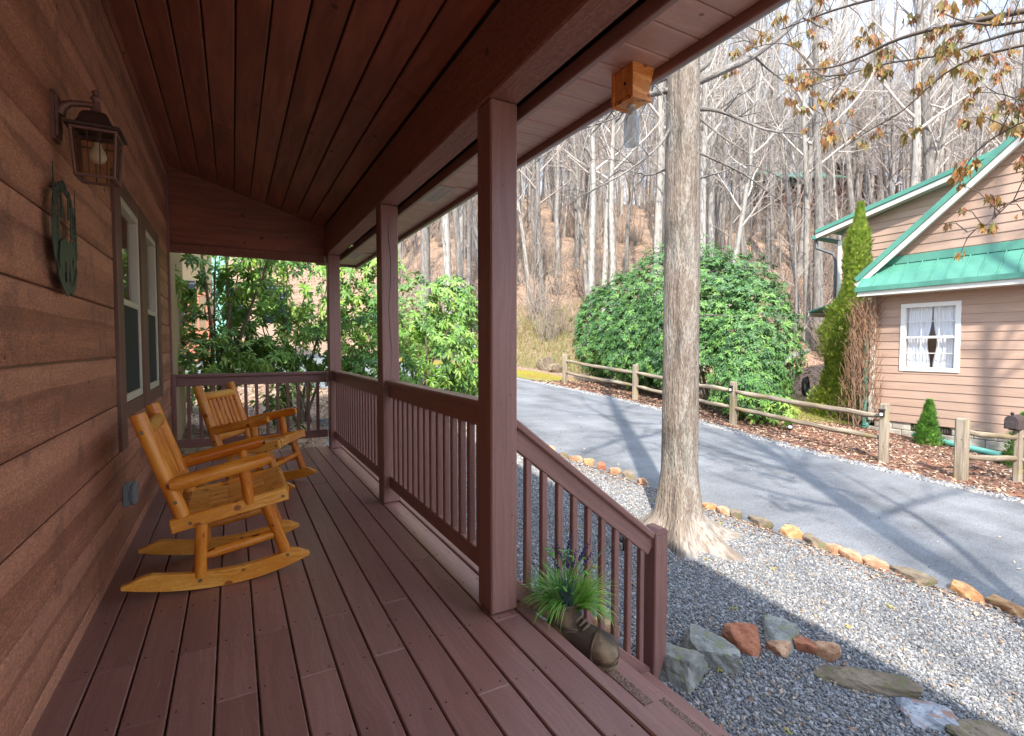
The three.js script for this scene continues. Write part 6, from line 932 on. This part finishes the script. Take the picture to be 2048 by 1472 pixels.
// ---------- small fixtures ----------
{ // garden hose on its stand beyond the fence
  const q = onG(1612, 796), H = thing('hose_stand', 'black garden hose hung on a green stand on the lawn', 'garden hose', [q.x, q.y, q.z]), m = plain(0x1c1c1e, 0.5);
  mesh('stand', merge([box(0.05, 0.75, 0.05, 0, 0.37, 0), box(0.3, 0.12, 0.3, 0.05, 0.06, 0)]), plain(0x2d5d4c, 0.6), H); mesh('bracket', new THREE.CylinderGeometry(0.11, 0.11, 0.12, 16, 1, false).rotateX(Math.PI / 2).translate(-0.06, 0.68, 0), m, H);
  for (let k = 0; k < 7; k++) { const c = []; for (let i = 0; i <= 28; i++) { const a = i / 28 * 6.283; c.push(V(-0.06 + Math.cos(a) * (0.13 + k * 0.006), 0.46 + Math.sin(a) * (0.33 + 0.01 * k) , -0.07 + k * 0.022)); } mesh('hose_coil', tube(c, c.map(() => 0.011), 6, false), m, H); }
}
{ const q = onG(1580, 868), S = thing('spotlight', 'small black ground spotlight at the gravel verge', 'spotlight', [q.x, q.y, q.z], 0.6), m = plain(0x17171a, 0.4); mesh('stake', new THREE.CylinderGeometry(0.01, 0.006, 0.16, 8).translate(0, 0.04, 0), m, S); mesh('head', new THREE.LatheGeometry([[0.001, -0.06], [0.035, -0.055], [0.05, -0.02], [0.055, 0.05], [0.05, 0.05], [0.045, 0.03], [0.001, 0.03]].map(p => new THREE.Vector2(...p)), 18).rotateZ(0.9).translate(0, 0.14, 0), m, S); mesh('lens', new THREE.CircleGeometry(0.044, 18).rotateX(-Math.PI / 2).translate(0, 0.034, 0).rotateZ(0.9).translate(0, 0.14, 0), plain(0x8a8f92, 0.15), S); }
{ const q = at(947, 722, 17.5), b = gp(q.x, q.z), S = thing('bollard_light', 'weathered wooden bollard with lamp head where the lane bends', 'bollard light', [b.x, b.y, b.z]); mesh('post', rough(cbox(0.14, 0.75, 0.14, 0.015).translate(0, 0.36, 0), 0.015, 9), M.fence[1], S); mesh('lamp_head', new THREE.LatheGeometry([[0.001, 0.96], [0.06, 0.93], [0.1, 0.88], [0.1, 0.87], [0.06, 0.865], [0.055, 0.76], [0.07, 0.74], [0.001, 0.735]].map(p => new THREE.Vector2(...p)), 16), plain(0x9aa0a2, 0.4, { metalness: 0.5 }), S); }
{ const q = onG(1247, 1105), S = thing('path_lantern', 'small black path lantern on a stake in the gravel behind the stair rail', 'path lantern', [q.x, q.y, q.z]), m = plain(0x1a1817, 0.45); mesh('stake', new THREE.CylinderGeometry(0.008, 0.008, 0.12, 8).translate(0, 0.05, 0), m, S); mesh('cage', merge([box(0.1, 0.012, 0.1, 0, 0.11, 0), box(0.12, 0.014, 0.12, 0, 0.235, 0), box(0.07, 0.02, 0.07, 0, 0.252, 0), ...[[1, 1], [1, -1], [-1, 1], [-1, -1]].map(([a, b]) => box(0.01, 0.12, 0.01, a * 0.043, 0.172, b * 0.043)), box(0.1, 0.008, 0.1, 0, 0.172, 0)]), m, S); mesh('glass', box(0.06, 0.11, 0.06, 0, 0.172, 0), new THREE.MeshPhysicalMaterial({ color: 0xdddddd, roughness: 0.2, transmission: 0.9, thickness: 0 }), S); }
// cabins up the hill
function hit(u, v) { const d = ray(u, v); for (let t = 18; t < 110; t += 0.25) { const p = EYE.clone().addScaledVector(d, t); if (p.y < groundY(p.x, p.z)) return p; } return EYE.clone().addScaledVector(d, 60); }
function hillCabin(u, v, w, label, roofM, wallM, turn) {
  const p = hit(u, v), C = thing('hill_cabin', label, 'cabin', [p.x, p.y, p.z], turn);
  for (let k = 0; k < 5; k++) mesh('stilt', span(lerp(-w, w, k / 4) - 0.09, lerp(-w, w, k / 4) + 0.09, -1.5, 1.6, 1.6, 1.78), wallM, C);
  mesh('deck', span(-w - 0.2, w + 0.2, 1.6, 1.8, -0.2, 1.8), wallM, C); mesh('wall', span(-w, w, 0, 4.2, -5, -0.2), wallM, C); mesh('rail', span(-w, w, 2.6, 2.7, 1.7, 1.78), wallM, C);
  for (let k = 0; k < 18; k++) mesh('baluster', span(lerp(-w, w, k / 17) - 0.03, lerp(-w, w, k / 17) + 0.03, 1.8, 2.6, 1.71, 1.77), wallM, C);
  for (const x of [-w * 0.55, w * 0.15]) { const q = mesh('window', span(x, x + 1.1, 2.2, 3.5, -0.2, -0.15), plain(0x232b33, 0.15), C); mesh('frame', merge([span(x - 0.1, x, 2.1, 3.6, -0.2, -0.12), span(x + 1.1, x + 1.2, 2.1, 3.6, -0.2, -0.12), span(x, x + 1.1, 3.5, 3.6, -0.2, -0.12)]), plain(0x9a6a48, 0.7), q); }
  mesh('roof', bar(V(0, 4.2, 2.1), V(0, 6.2, -2.6), w * 2 + 1.2, 0.12), roofM, C); mesh('roof', bar(V(0, 6.2, -2.6), V(0, 4.2, -6.5), w * 2 + 1.2, 0.12), roofM, C);
}
hillCabin(1600, 452, 2.6, 'brown stilted cabin with green metal roof among the hillside trees', M.teal, plain(0x6f4a3a, 0.85), -0.5);
hillCabin(1735, 420, 3.0, 'dark brown cabin with dull roof higher among the hillside trees', plain(0x5d4a44, 0.9), plain(0x5e3b2d, 0.85), -0.3);
renderer.render(scene, camera);
